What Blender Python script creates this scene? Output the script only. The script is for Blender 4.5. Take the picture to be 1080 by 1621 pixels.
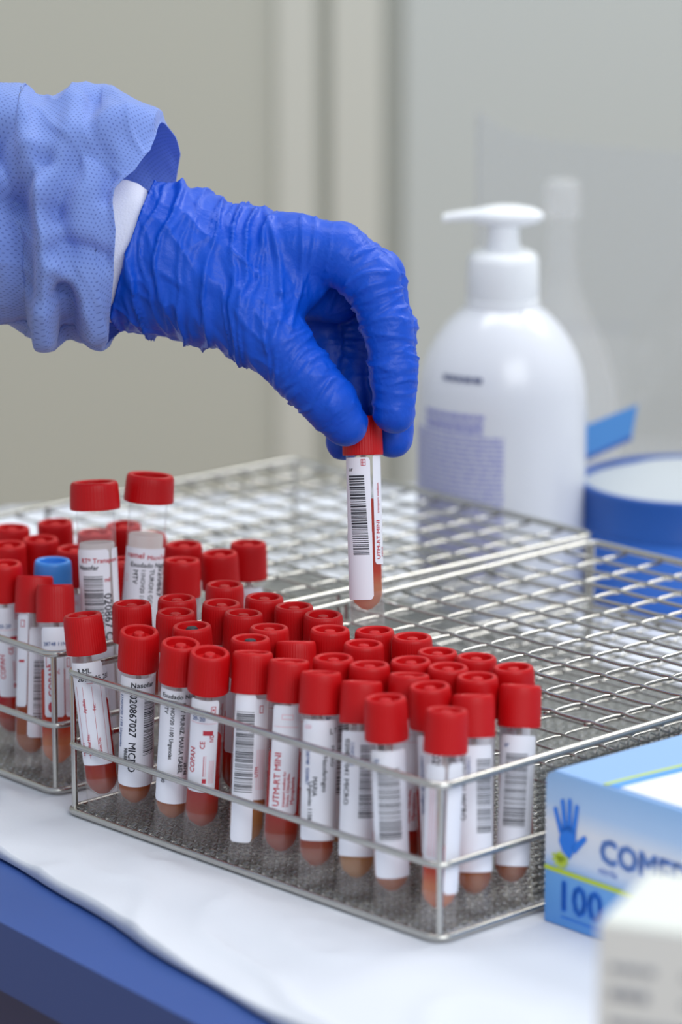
import bpy, bmesh, math, random
import numpy as np
from mathutils import Vector, Matrix, noise, Quaternion

for o in list(bpy.data.objects): bpy.data.objects.remove(o)
S = bpy.context.scene
C = S.collection
R = math.radians

# ------------------------------------------------------------------ camera, world, lights, exposure
FPX, PITCH, CAM_H = 5843.0, 0.2349, 0.4775          # focal length in pixels of the 1080x1621 frame
cam_d = bpy.data.cameras.new('camera'); cam = bpy.data.objects.new('camera', cam_d); C.objects.link(cam)
cam.location = (0, 0, CAM_H); cam.rotation_euler = (math.pi/2-PITCH, 0, 0)
cam_d.sensor_fit = 'VERTICAL'; cam_d.sensor_height = 36.0; cam_d.sensor_width = 36.0*1080/1621
cam_d.lens = FPX/1621*36.0
cam_d.clip_start = 0.05; cam_d.clip_end = 50
cam_d.dof.use_dof = True; cam_d.dof.focus_distance = 1.505; cam_d.dof.aperture_fstop = 6.2
S.camera = cam
S.view_settings.view_transform = 'Standard'; S.view_settings.look = 'None'
S.view_settings.gamma = 1; S.view_settings.use_curve_mapping = False
S.view_settings.exposure = 0.10
S.cycles.transparent_max_bounces = 40
S.cycles.max_bounces = 10
w = bpy.data.worlds.new('world'); S.world = w; w.use_nodes = True
bgn = w.node_tree.nodes['Background']; bgn.inputs[0].default_value = (0.80, 0.88, 1.0, 1); bgn.inputs[1].default_value = 0.55

def area_light(name, loc, target, sx, sy, power, col):
    d = bpy.data.lights.new(name, 'AREA'); d.shape = 'RECTANGLE'; d.size = sx; d.size_y = sy
    d.energy = power; d.color = col
    o = bpy.data.objects.new(name, d); C.objects.link(o); o.location = loc
    o.rotation_euler = (Vector(target)-Vector(loc)).to_track_quat('-Z', 'Y').to_euler()
    return o
area_light('ceiling_light_right', (1.12, 2.42, 1.5), (0.1, 1.55, 0), 0.8, 0.6, 13, (1.0, 0.98, 0.95))
area_light('window_light_front', (0.75, -0.15, 1.30), (0.0, 1.5, 0.05), 1.3, 1.0, 20, (0.94, 0.97, 1.0))
area_light('wall_fill_light', (0.0, 1.9, 2.4), (0.0, 3.0, 0.6), 2.0, 0.5, 30, (0.97, 0.99, 1.0))  # added fill that brightens the back wall

CP, SP = math.cos(PITCH), math.sin(PITCH)
def ray(u, v):
    x = (u-540)/FPX; y = -(v-810.5)/FPX
    return Vector((x, CP+y*SP, -SP+y*CP))
def on_plane(u, v, z):
    r = ray(u, v); t = (z-CAM_H)/r.z
    return Vector((0, 0, CAM_H))+r*t
def at_depth(u, v, d): return Vector((0, 0, CAM_H))+ray(u, v)*d

# ------------------------------------------------------------------ materials
def lin(c):
    f = lambda v: v/12.92 if v <= 0.04045 else ((v+0.055)/1.055)**2.4
    return tuple(f(x/255.0) for x in c)+(1,)
def setin(n, name, val):
    if name in n.inputs: n.inputs[name].default_value = val
def pmat(name, col, rough=0.5, metal=0.0, **kw):
    m = bpy.data.materials.new(name); m.use_nodes = True
    p = m.node_tree.nodes['Principled BSDF']
    p.inputs['Base Color'].default_value = lin(col); p.inputs['Roughness'].default_value = rough
    p.inputs['Metallic'].default_value = metal
    for k, v in kw.items(): setin(p, k.replace('_', ' '), v)
    return m
def nd(m, t, **kw):
    n = m.node_tree.nodes.new(t)
    for k, v in kw.items(): setattr(n, k, v)
    return n
def lk(m, a, b): m.node_tree.links.new(a, b)
def add_bump(m, scale=200.0, strength=0.2, dist=0.001, detail=3, stretch=(1, 1, 1)):
    p = m.node_tree.nodes['Principled BSDF']
    tc = nd(m, 'ShaderNodeTexCoord'); mp = nd(m, 'ShaderNodeMapping'); mp.inputs['Scale'].default_value = stretch
    nz = nd(m, 'ShaderNodeTexNoise'); nz.inputs['Scale'].default_value = scale; nz.inputs['Detail'].default_value = detail
    b = nd(m, 'ShaderNodeBump'); b.inputs['Strength'].default_value = strength; b.inputs['Distance'].default_value = dist
    lk(m, tc.outputs['Object'], mp.inputs[0]); lk(m, mp.outputs[0], nz.inputs['Vector'])
    lk(m, nz.outputs[0], b.inputs['Height']); lk(m, b.outputs[0], p.inputs['Normal'])
    return nz
def color_noise(m, c1, c2, scale, detail=2):
    p = m.node_tree.nodes['Principled BSDF']
    tc = nd(m, 'ShaderNodeTexCoord'); nz = nd(m, 'ShaderNodeTexNoise')
    nz.inputs['Scale'].default_value = scale; nz.inputs['Detail'].default_value = detail
    r = nd(m, 'ShaderNodeValToRGB'); r.color_ramp.elements[0].color = lin(c1); r.color_ramp.elements[1].color = lin(c2)
    r.color_ramp.elements[0].position = 0.35; r.color_ramp.elements[1].position = 0.65
    lk(m, tc.outputs['Object'], nz.inputs['Vector']); lk(m, nz.outputs[0], r.inputs[0]); lk(m, r.outputs[0], p.inputs['Base Color'])

def clear_mat(name, tint=(1, 1, 1), haze=0.1, hazecol=(230, 225, 225), rough=0.08, gl=0.9):
    """thin clear plastic: mostly see-through, a milky diffuse share and a fresnel gloss"""
    m = bpy.data.materials.new(name); m.use_nodes = True; nt = m.node_tree; nt.nodes.clear()
    out = nd(m, 'ShaderNodeOutputMaterial')
    tr = nd(m, 'ShaderNodeBsdfTransparent'); tr.inputs[0].default_value = tuple(tint)+(1,)
    df = nd(m, 'ShaderNodeBsdfDiffuse'); df.inputs[0].default_value = lin(hazecol)
    tl = nd(m, 'ShaderNodeBsdfTranslucent'); tl.inputs[0].default_value = lin(hazecol)
    g = nd(m, 'ShaderNodeBsdfGlossy'); g.inputs['Roughness'].default_value = rough; g.inputs[0].default_value = (gl, gl, gl, 1)
    mh = nd(m, 'ShaderNodeMixShader'); mh.inputs[0].default_value = 0.4
    m1 = nd(m, 'ShaderNodeMixShader'); m1.inputs[0].default_value = haze
    lw = nd(m, 'ShaderNodeLayerWeight'); lw.inputs[0].default_value = 0.5
    pw = nd(m, 'ShaderNodeMath', operation='POWER'); pw.inputs[1].default_value = 4.0; lk(m, lw.outputs[1], pw.inputs[0])
    fr = nd(m, 'ShaderNodeMath', operation='MULTIPLY_ADD'); fr.inputs[1].default_value = 0.5; fr.inputs[2].default_value = 0.04; lk(m, pw.outputs[0], fr.inputs[0])
    m2 = nd(m, 'ShaderNodeMixShader')
    lk(m, df.outputs[0], mh.inputs[1]); lk(m, tl.outputs[0], mh.inputs[2])
    lk(m, tr.outputs[0], m1.inputs[1]); lk(m, mh.outputs[0], m1.inputs[2])
    lk(m, fr.outputs[0], m2.inputs[0]); lk(m, m1.outputs[0], m2.inputs[1]); lk(m, g.outputs[0], m2.inputs[2])
    lk(m, m2.outputs[0], out.inputs[0])
    return m
def liquid_mat(name, top, bottom, z0=0.012, z1=0.024):
    """cloudy liquid, sediment of another colour at the bottom of the tube"""
    m = bpy.data.materials.new(name); m.use_nodes = True; nt = m.node_tree; nt.nodes.clear()
    out = nd(m, 'ShaderNodeOutputMaterial')
    tc = nd(m, 'ShaderNodeTexCoord'); sp = nd(m, 'ShaderNodeSeparateXYZ'); mr = nd(m, 'ShaderNodeMapRange')
    mr.inputs[1].default_value = z0; mr.inputs[2].default_value = z1
    mx = nd(m, 'ShaderNodeMix', data_type='RGBA'); mx.inputs[6].default_value = lin(bottom); mx.inputs[7].default_value = lin(top)
    lk(m, tc.outputs['Object'], sp.inputs[0]); lk(m, sp.outputs[2], mr.inputs[0]); lk(m, mr.outputs[0], mx.inputs[0])
    df = nd(m, 'ShaderNodeBsdfDiffuse'); tl = nd(m, 'ShaderNodeBsdfTranslucent'); tr = nd(m, 'ShaderNodeBsdfTransparent')
    for n in (df, tl, tr): lk(m, mx.outputs[2], n.inputs[0])
    m1 = nd(m, 'ShaderNodeMixShader'); m1.inputs[0].default_value = 0.55
    m2 = nd(m, 'ShaderNodeMixShader'); m2.inputs[0].default_value = 0.18
    lk(m, df.outputs[0], m1.inputs[1]); lk(m, tl.outputs[0], m1.inputs[2])
    lk(m, m1.outputs[0], m2.inputs[1]); lk(m, tr.outputs[0], m2.inputs[2]); lk(m, m2.outputs[0], out.inputs[0])
    return m

M = {}
M['steel'] = pmat('steel', (196, 194, 188), 0.27, 1.0)
M['steel_dull'] = pmat('steel_dull', (172, 172, 166), 0.38, 1.0)
M['cap_red'] = pmat('cap_red', (190, 5, 13), 0.45, Specular_IOR_Level=0.3, Subsurface_Weight=0.0)
M['cap_blue'] = pmat('cap_blue', (60, 135, 215), 0.4)
M['nub_dark'] = pmat('nub_dark', (40, 35, 45), 0.5)
M['clear'] = clear_mat('clear_plastic', haze=0.045)
M['frost'] = clear_mat('frosted_plastic', haze=0.09, rough=0.25, hazecol=(225, 215, 210))
M['paper'] = pmat('paper', (238, 238, 246), 0.6)
M['ink'] = pmat('ink_black', (42, 42, 52), 0.6)
M['ink_red'] = pmat('ink_red', (196, 48, 66), 0.6)
M['ink_blue'] = pmat('ink_blue', (80, 100, 150), 0.6)
M['ink_pink'] = pmat('ink_pink', (235, 170, 180), 0.6)
M['swab'] = pmat('swab', (226, 214, 210), 0.7)
M['liq_red'] = liquid_mat('liquid_red', (222, 30, 24), (200, 84, 44))
M['liq_orange'] = liquid_mat('liquid_orange', (232, 76, 30), (238, 168, 120), 0.016, 0.022)
M['liq_brown'] = liquid_mat('liquid_brown', (206, 100, 48), (204, 118, 46))
M['liq_amber'] = liquid_mat('liquid_amber', (218, 152, 88), (220, 164, 98))
M['liq_dark'] = liquid_mat('liquid_dark', (204, 44, 34), (200, 104, 60))
M['liq_pale'] = liquid_mat('liquid_pale', (245, 240, 238), (245, 240, 238))

# ------------------------------------------------------------------ mesh helpers
class MB:
    def __init__(s): s.v = []; s.f = []; s.m = []
    def add(s, verts, faces, mi=0):
        o = len(s.v); s.v.extend([tuple(p) for p in verts]); s.f.extend([tuple(i+o for i in f) for f in faces]); s.m.extend([mi]*len(faces))
    def box(s, x0, y0, z0, x1, y1, z1, mi=0):
        v = [(x, y, z) for x in (x0, x1) for y in (y0, y1) for z in (z0, z1)]
        s.add(v, [(0, 1, 3, 2), (4, 6, 7, 5), (0, 4, 5, 1), (2, 3, 7, 6), (0, 2, 6, 4), (1, 5, 7, 3)], mi)
    def tube(s, pts, r, n=8, closed=False, mi=0, caps=True):
        P = [Vector(p) for p in pts]; k = len(P); vs = []; fs = []
        prev = None
        for i in range(k):
            if closed: t = P[(i+1) % k]-P[i-1]
            else: t = P[min(i+1, k-1)]-P[max(i-1, 0)]
            t.normalize()
            if prev is None:
                up = Vector((0, 0, 1)) if abs(t.z) < 0.9 else Vector((1, 0, 0))
                a = t.cross(up).normalized()
            else:
                a = (prev-t*prev.dot(t)).normalized()
            prev = a; b = t.cross(a)
            rr = r[i] if isinstance(r, (list, tuple)) else r
            for j in range(n):
                an = 2*math.pi*j/n
                vs.append(P[i]+a*(rr*math.cos(an))+b*(rr*math.sin(an)))
        for i in range(k if closed else k-1):
            i2 = (i+1) % k
            for j in range(n):
                fs.append((i*n+j, i2*n+j, i2*n+(j+1) % n, i*n+(j+1) % n))
        if not closed and caps:
            fs.append(tuple(reversed(range(n)))); fs.append(tuple(range((k-1)*n, k*n)))
        s.add(vs, fs, mi)
    def lathe(s, prof, n=48, mi=0, rib=None, center=(0, 0), mat_fn=None, sx=1.0, sy=1.0):
        """prof: list of (r, z); a r of 0 closes the end"""
        o = len(s.v); rings = []
        for k, (r, z) in enumerate(prof):
            if r <= 1e-7:
                s.v.append((center[0], center[1], z)); rings.append([len(s.v)-1])
            else:
                ring = []
                for j in range(n):
                    an = 2*math.pi*j/n; rr = r
                    if rib: rr = r+rib(k, an)
                    s.v.append((center[0]+rr*math.cos(an)*sx, center[1]+rr*math.sin(an)*sy, z)); ring.append(len(s.v)-1)
                rings.append(ring)
        for k in range(len(rings)-1):
            A, B = rings[k], rings[k+1]; mm = mat_fn(k) if mat_fn else mi
            for j in range(n):
                j2 = (j+1) % n
                if len(A) == 1 and len(B) == 1: continue
                if len(A) == 1: f = (A[0], B[j2], B[j])
                elif len(B) == 1: f = (A[j], A[j2], B[0])
                else: f = (A[j], A[j2], B[j2], B[j])
                s.f.append(f); s.m.append(mm)
    def mesh(s, name, mats, smooth=True, angle=40):
        me = bpy.data.meshes.new(name); me.from_pydata(s.v, [], s.f); me.update()
        for m in mats: me.materials.append(m)
        me.polygons.foreach_set('material_index', s.m)
        if smooth:
            me.polygons.foreach_set('use_smooth', [True]*len(s.f))
            try: me.set_sharp_from_angle(angle=R(angle))
            except Exception: pass
        return me
    def build(s, name, mats, parent=None, smooth=True, angle=40, loc=None):
        if not isinstance(mats, (list, tuple)): mats = [mats]
        return link(name, s.mesh(name, mats, smooth, angle), parent, loc)
def link(name, me, parent=None, loc=None):
    o = bpy.data.objects.new(name, me); C.objects.link(o)
    if parent: o.parent = parent
    if loc is not None: o.location = loc
    return o
def thing(name, label, cat, loc=(0, 0, 0), rz=0, group=None):
    o = bpy.data.objects.new(name, None); C.objects.link(o); o.location = loc; o.rotation_euler = (0, 0, rz)
    o.empty_display_size = 0.01
    return tag(o, label, cat, group)
def tag(o, label, cat, group=None):
    o['label'] = label; o['category'] = cat
    if group: o['group'] = group
    return o
def struct(o): o['kind'] = 'structure'; return o

_txt = {}
def text_geo(body, size):
    """flat glyph triangles of a word, baseline start at the origin"""
    if body not in _txt:
        cu = bpy.data.curves.new('lettering', 'FONT'); cu.body = body; cu.size = 1.0; cu.resolution_u = 2
        ob = bpy.data.objects.new('lettering', cu); C.objects.link(ob)
        dg = bpy.context.evaluated_depsgraph_get()
        me = ob.evaluated_get(dg).to_mesh()
        vs = [tuple(v.co) for v in me.vertices]; fs = [tuple(p.vertices) for p in me.polygons]
        ob.evaluated_get(dg).to_mesh_clear(); bpy.data.objects.remove(ob); bpy.data.curves.remove(cu)
        _txt[body] = (vs, fs)
    vs, fs = _txt[body]
    return [(x*size, y*size) for x, y, z in vs], fs

# ------------------------------------------------------------------ the setting
def build_setting():
    m = pmat('wall_paint_left', (183, 187, 178), 0.8); add_bump(m, 60, 0.05)
    mr = pmat('wall_paint_right', (190, 198, 197), 0.8)
    mc = pmat('frame_cream', (198, 202, 195), 0.7); md = pmat('frame_grey', (174, 178, 170), 0.7); mg = pmat('frame_shade_strip', (160, 165, 160), 0.8)  # darkest frame tone paints the shade strip beside the wide post
    Y = 3.0
    X = lambda u: (u-540)/FPX*(Y*CP+0.08)*1.0/1.0*1.0+0.0
    def Xp(u):  # where the column u of the frame meets the wall at mid height
        r = ray(u, 400); return (r*(Y/r.y)).x
    b = MB(); b.box(-2.5, Y, -1.0, Xp(440), Y+0.1, 2.6); struct(b.build('wall_back_left', m, smooth=False))
    b = MB(); b.box(Xp(640), Y, -1.0, 2.5, Y+0.1, 2.6); struct(b.build('wall_back_right', mr, smooth=False))
    n = 1
    for (u0, u1, y0, mm) in ((440, 502, Y-0.006, mc), (502, 526, Y+0.004, md), (526, 604, Y-0.008, mc), (604, 640, Y+0.004, mg)):
        b = MB(); b.box(Xp(u0), y0, -1.0, Xp(u1), Y+0.1, 2.6); struct(b.build('trim_%d' % n, mm, smooth=False)); n += 1
    fm = pmat('floor_vinyl', (196, 142, 56), 0.5); color_noise(fm, (204, 146, 50), (188, 136, 58), 3)
    b = MB(); b.box(-2.5, -1.5, -0.80, 2.5, Y, -0.78); struct(b.build('floor', fm, smooth=False))

build_setting()

# table: blue top with a rounded lip along its near-left edge
E0 = on_plane(0, 1350, 0); E1 = on_plane(455, 1621, 0)
ed = (E1-E0).normalized(); en = Vector((-ed.y, ed.x, 0))        # en points away from the camera, over the table
if en.y < 0: en = -en
FAR_Y = 2.10
LA, LB = 0.217, 0.319                                # wire rack footprint
YAW1, YAW2 = 0.8085, 0.8498
O1 = Vector((-0.1131, 1.4597, 0)); O2 = Vector((-0.1203, 1.4828, 0))
BOX0 = on_plane(862, 1456, 0); CAR0 = at_depth(947, 1462, 1.07); CAR0.z = 0
def far_y(x): return 2.045+0.24*min(x, 0.05)
def build_table():
    mt = pmat('table_blue', (50, 82, 150), 0.5); mt2 = pmat('table_side_blue', (36, 58, 112), 0.5)
    t = thing('lab_table', 'blue lab table with rounded lip under the white absorbent sheet', 'table', (E0.x, E0.y, -0.78))
    L = Vector((E0.x, E0.y, -0.78))
    A = E0+ed*((FAR_Y-E0.y)/ed.y); B = E0+ed*0.75
    top = -0.004
    poly_far = [Vector((B.x+0.5, B.y+0.0, 0)), Vector((0.9, far_y(0.9), 0)), Vector((0.05, far_y(0.05), 0))]
    # lip: profile swept along the edge
    prof = [(0.03, top), (0.004, top), (-0.002, top-0.002), (-0.006, top-0.007), (-0.008, top-0.014), (-0.009, top-0.021), (-0.006, top-0.026), (0.0, top-0.028), (0.03, top-0.028)]
    b = MB(); n = 24; vs = []; fs = []
    for i in range(n+1):
        p = A+(B-A)*(i/n)
        for (o, z) in prof: q = p+en*o; q.y = min(q.y, far_y(q.x)); vs.append((q.x-L.x, q.y-L.y, z-L.z))
    k = len(prof)
    for i in range(n):
        for j in range(k-1): fs.append((i*k+j, i*k+j+1, (i+1)*k+j+1, (i+1)*k+j))
    b.add(vs, fs); 
    b.build('lip', mt, t)
    b = MB(); pts = [A+en*0.02, B+en*0.02]+poly_far; pts[0].y = far_y(pts[0].x)
    vs = [(p.x-L.x, p.y-L.y, top-L.z) for p in pts]+[(p.x-L.x, p.y-L.y, top-0.028-L.z) for p in pts]; m_ = len(pts)
    b.add(vs, [tuple(range(m_)), tuple(reversed(range(m_, 2*m_)))]+[(i, i+m_, (i+1) % m_+m_, (i+1) % m_) for i in range(m_)])
    b.build('table_top', mt, t, smooth=False)
    b = MB(); q = [A+ed*0.03+en*0.004, B-ed*0.03+en*0.004]
    vs = []
    for p in q:
        for o in (0, 0.02):
            for z in (top-0.026, top-0.078): pp = p+en*o; vs.append((pp.x-L.x, pp.y-L.y, z-L.z))
    b.add(vs, [(0, 1, 5, 4), (2, 6, 7, 3), (0, 4, 6, 2), (1, 3, 7, 5), (0, 2, 3, 1), (4, 5, 7, 6)])
    b.build('apron', mt2, t, smooth=False)
    for (x, y) in ((-0.40, 1.90), (0.8, 1.98), (B.x+0.35, B.y+0.12), (B.x+0.02, B.y+0.10)):
        b = MB(); b.box(x-0.02-L.x, y-0.02-L.y, 0.0, x+0.02-L.x, y+0.02-L.y, 0.78-0.03); b.build('leg', M['steel_dull'], t, smooth=False)
build_table()

def build_cloth():
    mp = pmat('absorbent_sheet', (220, 223, 230), 0.85); add_bump(mp, 900, 0.25, 0.0006, 2)
    b = MB(); nu, nv = 380, 150; vs = []
    L0 = (FAR_Y-E0.y)/ed.y; LU = 0.72-L0
    for i in range(nu+1):
        for j in range(nv+1):
            u = L0+i/nu*LU
            tt = (j/nv)**1.6; dist = tt*1.25
            edge = 0.0010*math.sin(u*31)+0.0006*math.sin(u*77+1)
            p = E0+ed*u+en*(edge*(1-tt)+dist)
            p.x = min(p.x, 0.95); p.y = min(p.y, far_y(p.x)-0.004)
            near = math.exp(-(dist/0.075)**2)
            c = noise.noise(Vector((u*14, dist*36, 1.3)))
            rd = (1-min(1, abs(noise.noise(Vector((u*16+3, dist*30+u*8, 7.7))))*3.0))**2
            z = 0.0004+near*(0.0030*(c+0.35)+0.0026*rd)+0.0026*(noise.noise(Vector((u*9+2, dist*16, 4.4)))+0.25)*min(1, max(0, (1.6-p.y)/0.15))
            fo = 1.0
            for (OO, yw, xa, xb, yb_) in ((O1, YAW1, 0.0, LA, LB), (O2, YAW2, -LA, 0.0, LB), (BOX0, 0.8496, 0, 0.12, 0.24), (CAR0, R(22), 0, 0.10, 0.05)):
                rx = (p.x-OO.x)*math.cos(yw)-(p.y-OO.y)*math.sin(yw); ry = (p.x-OO.x)*math.sin(yw)+(p.y-OO.y)*math.cos(yw)
                dd = math.hypot(max(xa-rx, 0, rx-xb), max(-ry, 0, ry-yb_)); fo = min(fo, max(0.0, dd-0.003)/0.014)
            z = max(z*fo, 0.0002)
            if j == 0: z = -0.0020
            vs.append((p.x, p.y, z-0.0006))
    fs = [(i*(nv+1)+j, (i+1)*(nv+1)+j, (i+1)*(nv+1)+j+1, i*(nv+1)+j+1) for i in range(nu) for j in range(nv)]
    b.add(vs, fs)
    o = b.build('absorbent_sheet', mp, None, angle=180)
    md_ = o.modifiers.new('thickness', 'SOLIDIFY'); md_.thickness = 0.0024; md_.offset = -1
    tag(o, 'white crinkled absorbent sheet spread over the blue table', 'sheet')
build_cloth()

# ------------------------------------------------------------------ wire racks
RH = 0.061
PA, PB = 0.0217, 0.0177
def rloop(x0, y0, x1, y1, z, r=0.006, n=5):
    pts = []
    for (cx, cy, a0) in ((x1-r, y1-r, 0), (x0+r, y1-r, 90), (x0+r, y0+r, 180), (x1-r, y0+r, 270)):
        for k in range(n+1):
            an = R(a0+90*k/n); pts.append((cx+r*math.cos(an), cy+r*math.sin(an), z))
    return pts
def build_rack(label, loc, yaw, x0, x1, bay, panel):
    t = thing('wire_tube_rack', label, 'rack', (loc[0], loc[1], 0), -yaw, 'wire tube racks on the sheet')
    y0, y1 = 0.0, LB
    st = M['steel']
    b = MB(); b.tube(rloop(x0, y0, x1, y1, RH), 0.0015, 10, True); b.build('top_rail', st, t)
    b = MB(); b.tube(rloop(x0, y0, x1, y1, 0.0300), 0.0014, 10, True); b.build('middle_rail', st, t)
    b = MB(); b.tube(rloop(x0-0.0006, y0-0.0006, x1+0.0006, y1+0.0006, 0.0016), 0.0014, 10, True); b.build('bottom_rail', st, t)
    for (px, py) in ((x0+.002, y0+.002), (x1-.002, y0+.002), (x0+.002, y1-.002), (x1-.002, y1-.002), (x0+.0005, (y0+y1)/2), (x1-.0005, (y0+y1)/2)):
        b = MB(); sx = 0.0006 if px < (x0+x1)/2 else -0.0006
        b.tube([(px, py, 0.0012), (px, py, 0.004), (px, py, RH*0.5), (px, py, RH)], [0.0017, 0.00125, 0.00125, 0.00135], 10); b.build('post', st, t)
    # woven grids behind the tube bay
    def grid(z, r, name):
        b = MB(); na = 10; j0 = int(math.ceil(bay/PB)); ys = [k*PB for k in range(j0, 19) if k*PB < y1-0.004]
        xs = [x0+k*PA for k in range(1, na)]
        amp = 0.00055
        for jj, y in enumerate(ys):
            pts = [(x0, y, z)]
            for ii, x in enumerate(xs):
                pts.append((x-0.004, y, z-amp*(-1)**(ii+jj)*0.2)); pts.append((x, y, z+amp*(1 if (ii+jj) % 2 else 0.6))); pts.append((x+0.004, y, z+amp*0.1))
            pts.append((x1, y, z)); b.tube(pts, r, 6)
        for ii, x in enumerate(xs):
            pts = [(x, ys[0]-0.003, z)]
            for jj, y in enumerate(ys):
                pts.append((x, y-0.004, z)); pts.append((x, y, z-amp*1.3)); pts.append((x, y+0.004, z))
            pts.append((x, y1, z)); b.tube(pts, r, 6)
        b.build(name, st, t, angle=100)
    grid(RH-0.0018, 0.00084, 'upper_grid'); grid(0.0288, 0.00072, 'lower_grid')
    # fine crimped mesh floor
    b = MB(); p = 0.0034; rr = 0.00041
    def crimp(pt, d, n, off):
        out = []
        for k in range(n+1):
            q = [pt[0]+d[0]*p*k*0.5, pt[1]+d[1]*p*k*0.5, pt[2]]
            s_ = (k+off) % 2
            q[2] += 0.00045*(1 if s_ else -1)
            q[0] += d[1]*0.0006*(1 if (k//2+off) % 2 else -1); q[1] += d[0]*0.0006*(1 if (k//2+off) % 2 else -1)
            out.append(q)
        return out
    n1 = int((x1-x0)/p); n2 = int((y1-y0)/p)
    for k in range(1, n2): b.tube(crimp((x0, y0+k*p, 0.0022), (1, 0), n1*2, k % 2), rr, 4, caps=False)
    for k in range(1, n1): b.tube(crimp((x0+k*p, y0, 0.0022), (0, 1), n2*2, (k+1) % 2), rr, 4, caps=False)
    b.build('mesh_floor', M['steel_dull'], t, angle=120)
    if panel:
        b = MB(); ya, yb = 0.0555, y1-0.006; xw = x1-0.0026
        nz = int(0.054/0.0028)  # rows of the mesh
        for k in range(int((yb-ya)/0.0030)):
            y = ya+k*0.0030; pts = []
            for q in range(nz*2+1):
                pts.append((xw+0.0007*(1 if q % 2 else -1), y+0.0011*(1 if (q+k) % 2 else -1), 0.003+q*0.0014))
            b.tube(pts, 0.0005, 4, caps=False)
        for k in range(1, nz):
            b.tube([(xw, ya-0.001, 0.003+k*0.0028), (xw, yb, 0.003+k*0.0028)], 0.00045, 4)
        b.build('side_mesh', M['steel_dull'], t, angle=120)
    return t
build_rack('nearer wire rack, its long front side crowded with red-capped tubes', O1, YAW1, 0.0, LA, 0.100, True)
build_rack('farther wire rack behind, holding the two tall tubes and blue cap', O2, YAW2, -LA, 0.0, 0.136, False)

# ------------------------------------------------------------------ sample tubes
TL, CH, CR, BR = 0.082, 0.0160, 0.0083, 0.0071
def cap_mesh(cr, ch, recess, nub, mats, name, nubmat=0):
    b = MB(); nrib = 48; n = nrib*4
    def rib(k, an): return 0.00007*math.cos(an*nrib) if 2 <= k <= 5 else 0.0
    z0 = -ch
    top_r = cr*0.945
    prof = [(cr*0.86, z0+0.0006), (cr*1.0, z0), (cr*1.005, z0+0.0010), (cr*1.0, z0+0.0016), (cr*0.975, -0.004), (cr*0.955, -0.0014), (cr*0.925, -0.0004),
            (cr*0.88, 0), (cr*0.76, 0), (cr*0.71, -0.0004), (cr*0.68, -recess)]
    if nub:
        prof += [(cr*0.34, -recess), (cr*0.31, -recess*0.55), (cr*0.24, -recess*0.25), (cr*0.12, -recess*0.18)]
        nk = len(prof)
        prof += [(0, -recess*0.17)]
    else:
        nk = 99; prof += [(0, -recess)]
    b.lathe(prof, n, 0, rib, mat_fn=lambda k: (1 if nubmat and k >= nk-3 else 0))
    # inner sleeve so the cap is a closed body
    b.lathe([(cr*0.86, z0+0.0006), (cr*0.86, -0.003)], 48)
    return b.mesh(name, mats, True, 35)
cap_red = cap_mesh(CR, CH, 0.0028, True, [M['cap_red'], M['nub_dark']], 'cap')
cap_dot = cap_mesh(CR, CH, 0.0028, True, [M['cap_red'], M['nub_dark']], 'cap', 1)
cap_blue = cap_mesh(CR, CH, 0.0028, False, [M['cap_blue']], 'cap')
cap_tall = cap_mesh(0.01065, 0.0116, 0.0050, False, [M['cap_red']], 'cap')
def body_mesh(br, L, name):
    b = MB()
    b.lathe([(br*0.90, 0.0), (br*0.97, 0.0), (br, 0.0008), (br, 0.012), (br, L-0.006)], 40, mat_fn=lambda k: 1 if k < 3 else 0)
    b.lathe([(0, 0.0054), (br*0.33, 0.0060), (br*0.78, 0.0088), (br*0.93, 0.0120), (br*0.94, 0.014)], 40, 1)      # conical inner bottom inside the skirt
    return b.mesh(name, [M['clear'], M['frost']], True, 60)
body_small = body_mesh(BR, TL, 'tube_body'); body_held = body_mesh(BR, 0.086, 'tube_body'); body_tall = body_mesh(0.0083, 0.1215, 'tube_body')
_liq = {}
def liquid_mesh(br, top, mat):
    k = (br, round(top, 4), mat)
    if k not in _liq:
        b = MB(); r = br*0.90
        b.lathe([(0, 0.0062), (r*0.35, 0.0068), (r*0.8, 0.0094), (r, 0.0125), (r, top-0.0006), (r*0.96, top), (0, top)], 32)
        _liq[k] = b.mesh('liquid', [M[mat]], True, 50)
    return _liq[k]
def swab_mesh(top):
    b = MB(); b.tube([(0.002, 0.001, 0.018), (0.0, 0.003, top)], 0.00115, 8); return b.mesh('swab_stick', [M['swab']])
swab_m = swab_mesh(0.072); swab_t = swab_mesh(0.104)

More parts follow.
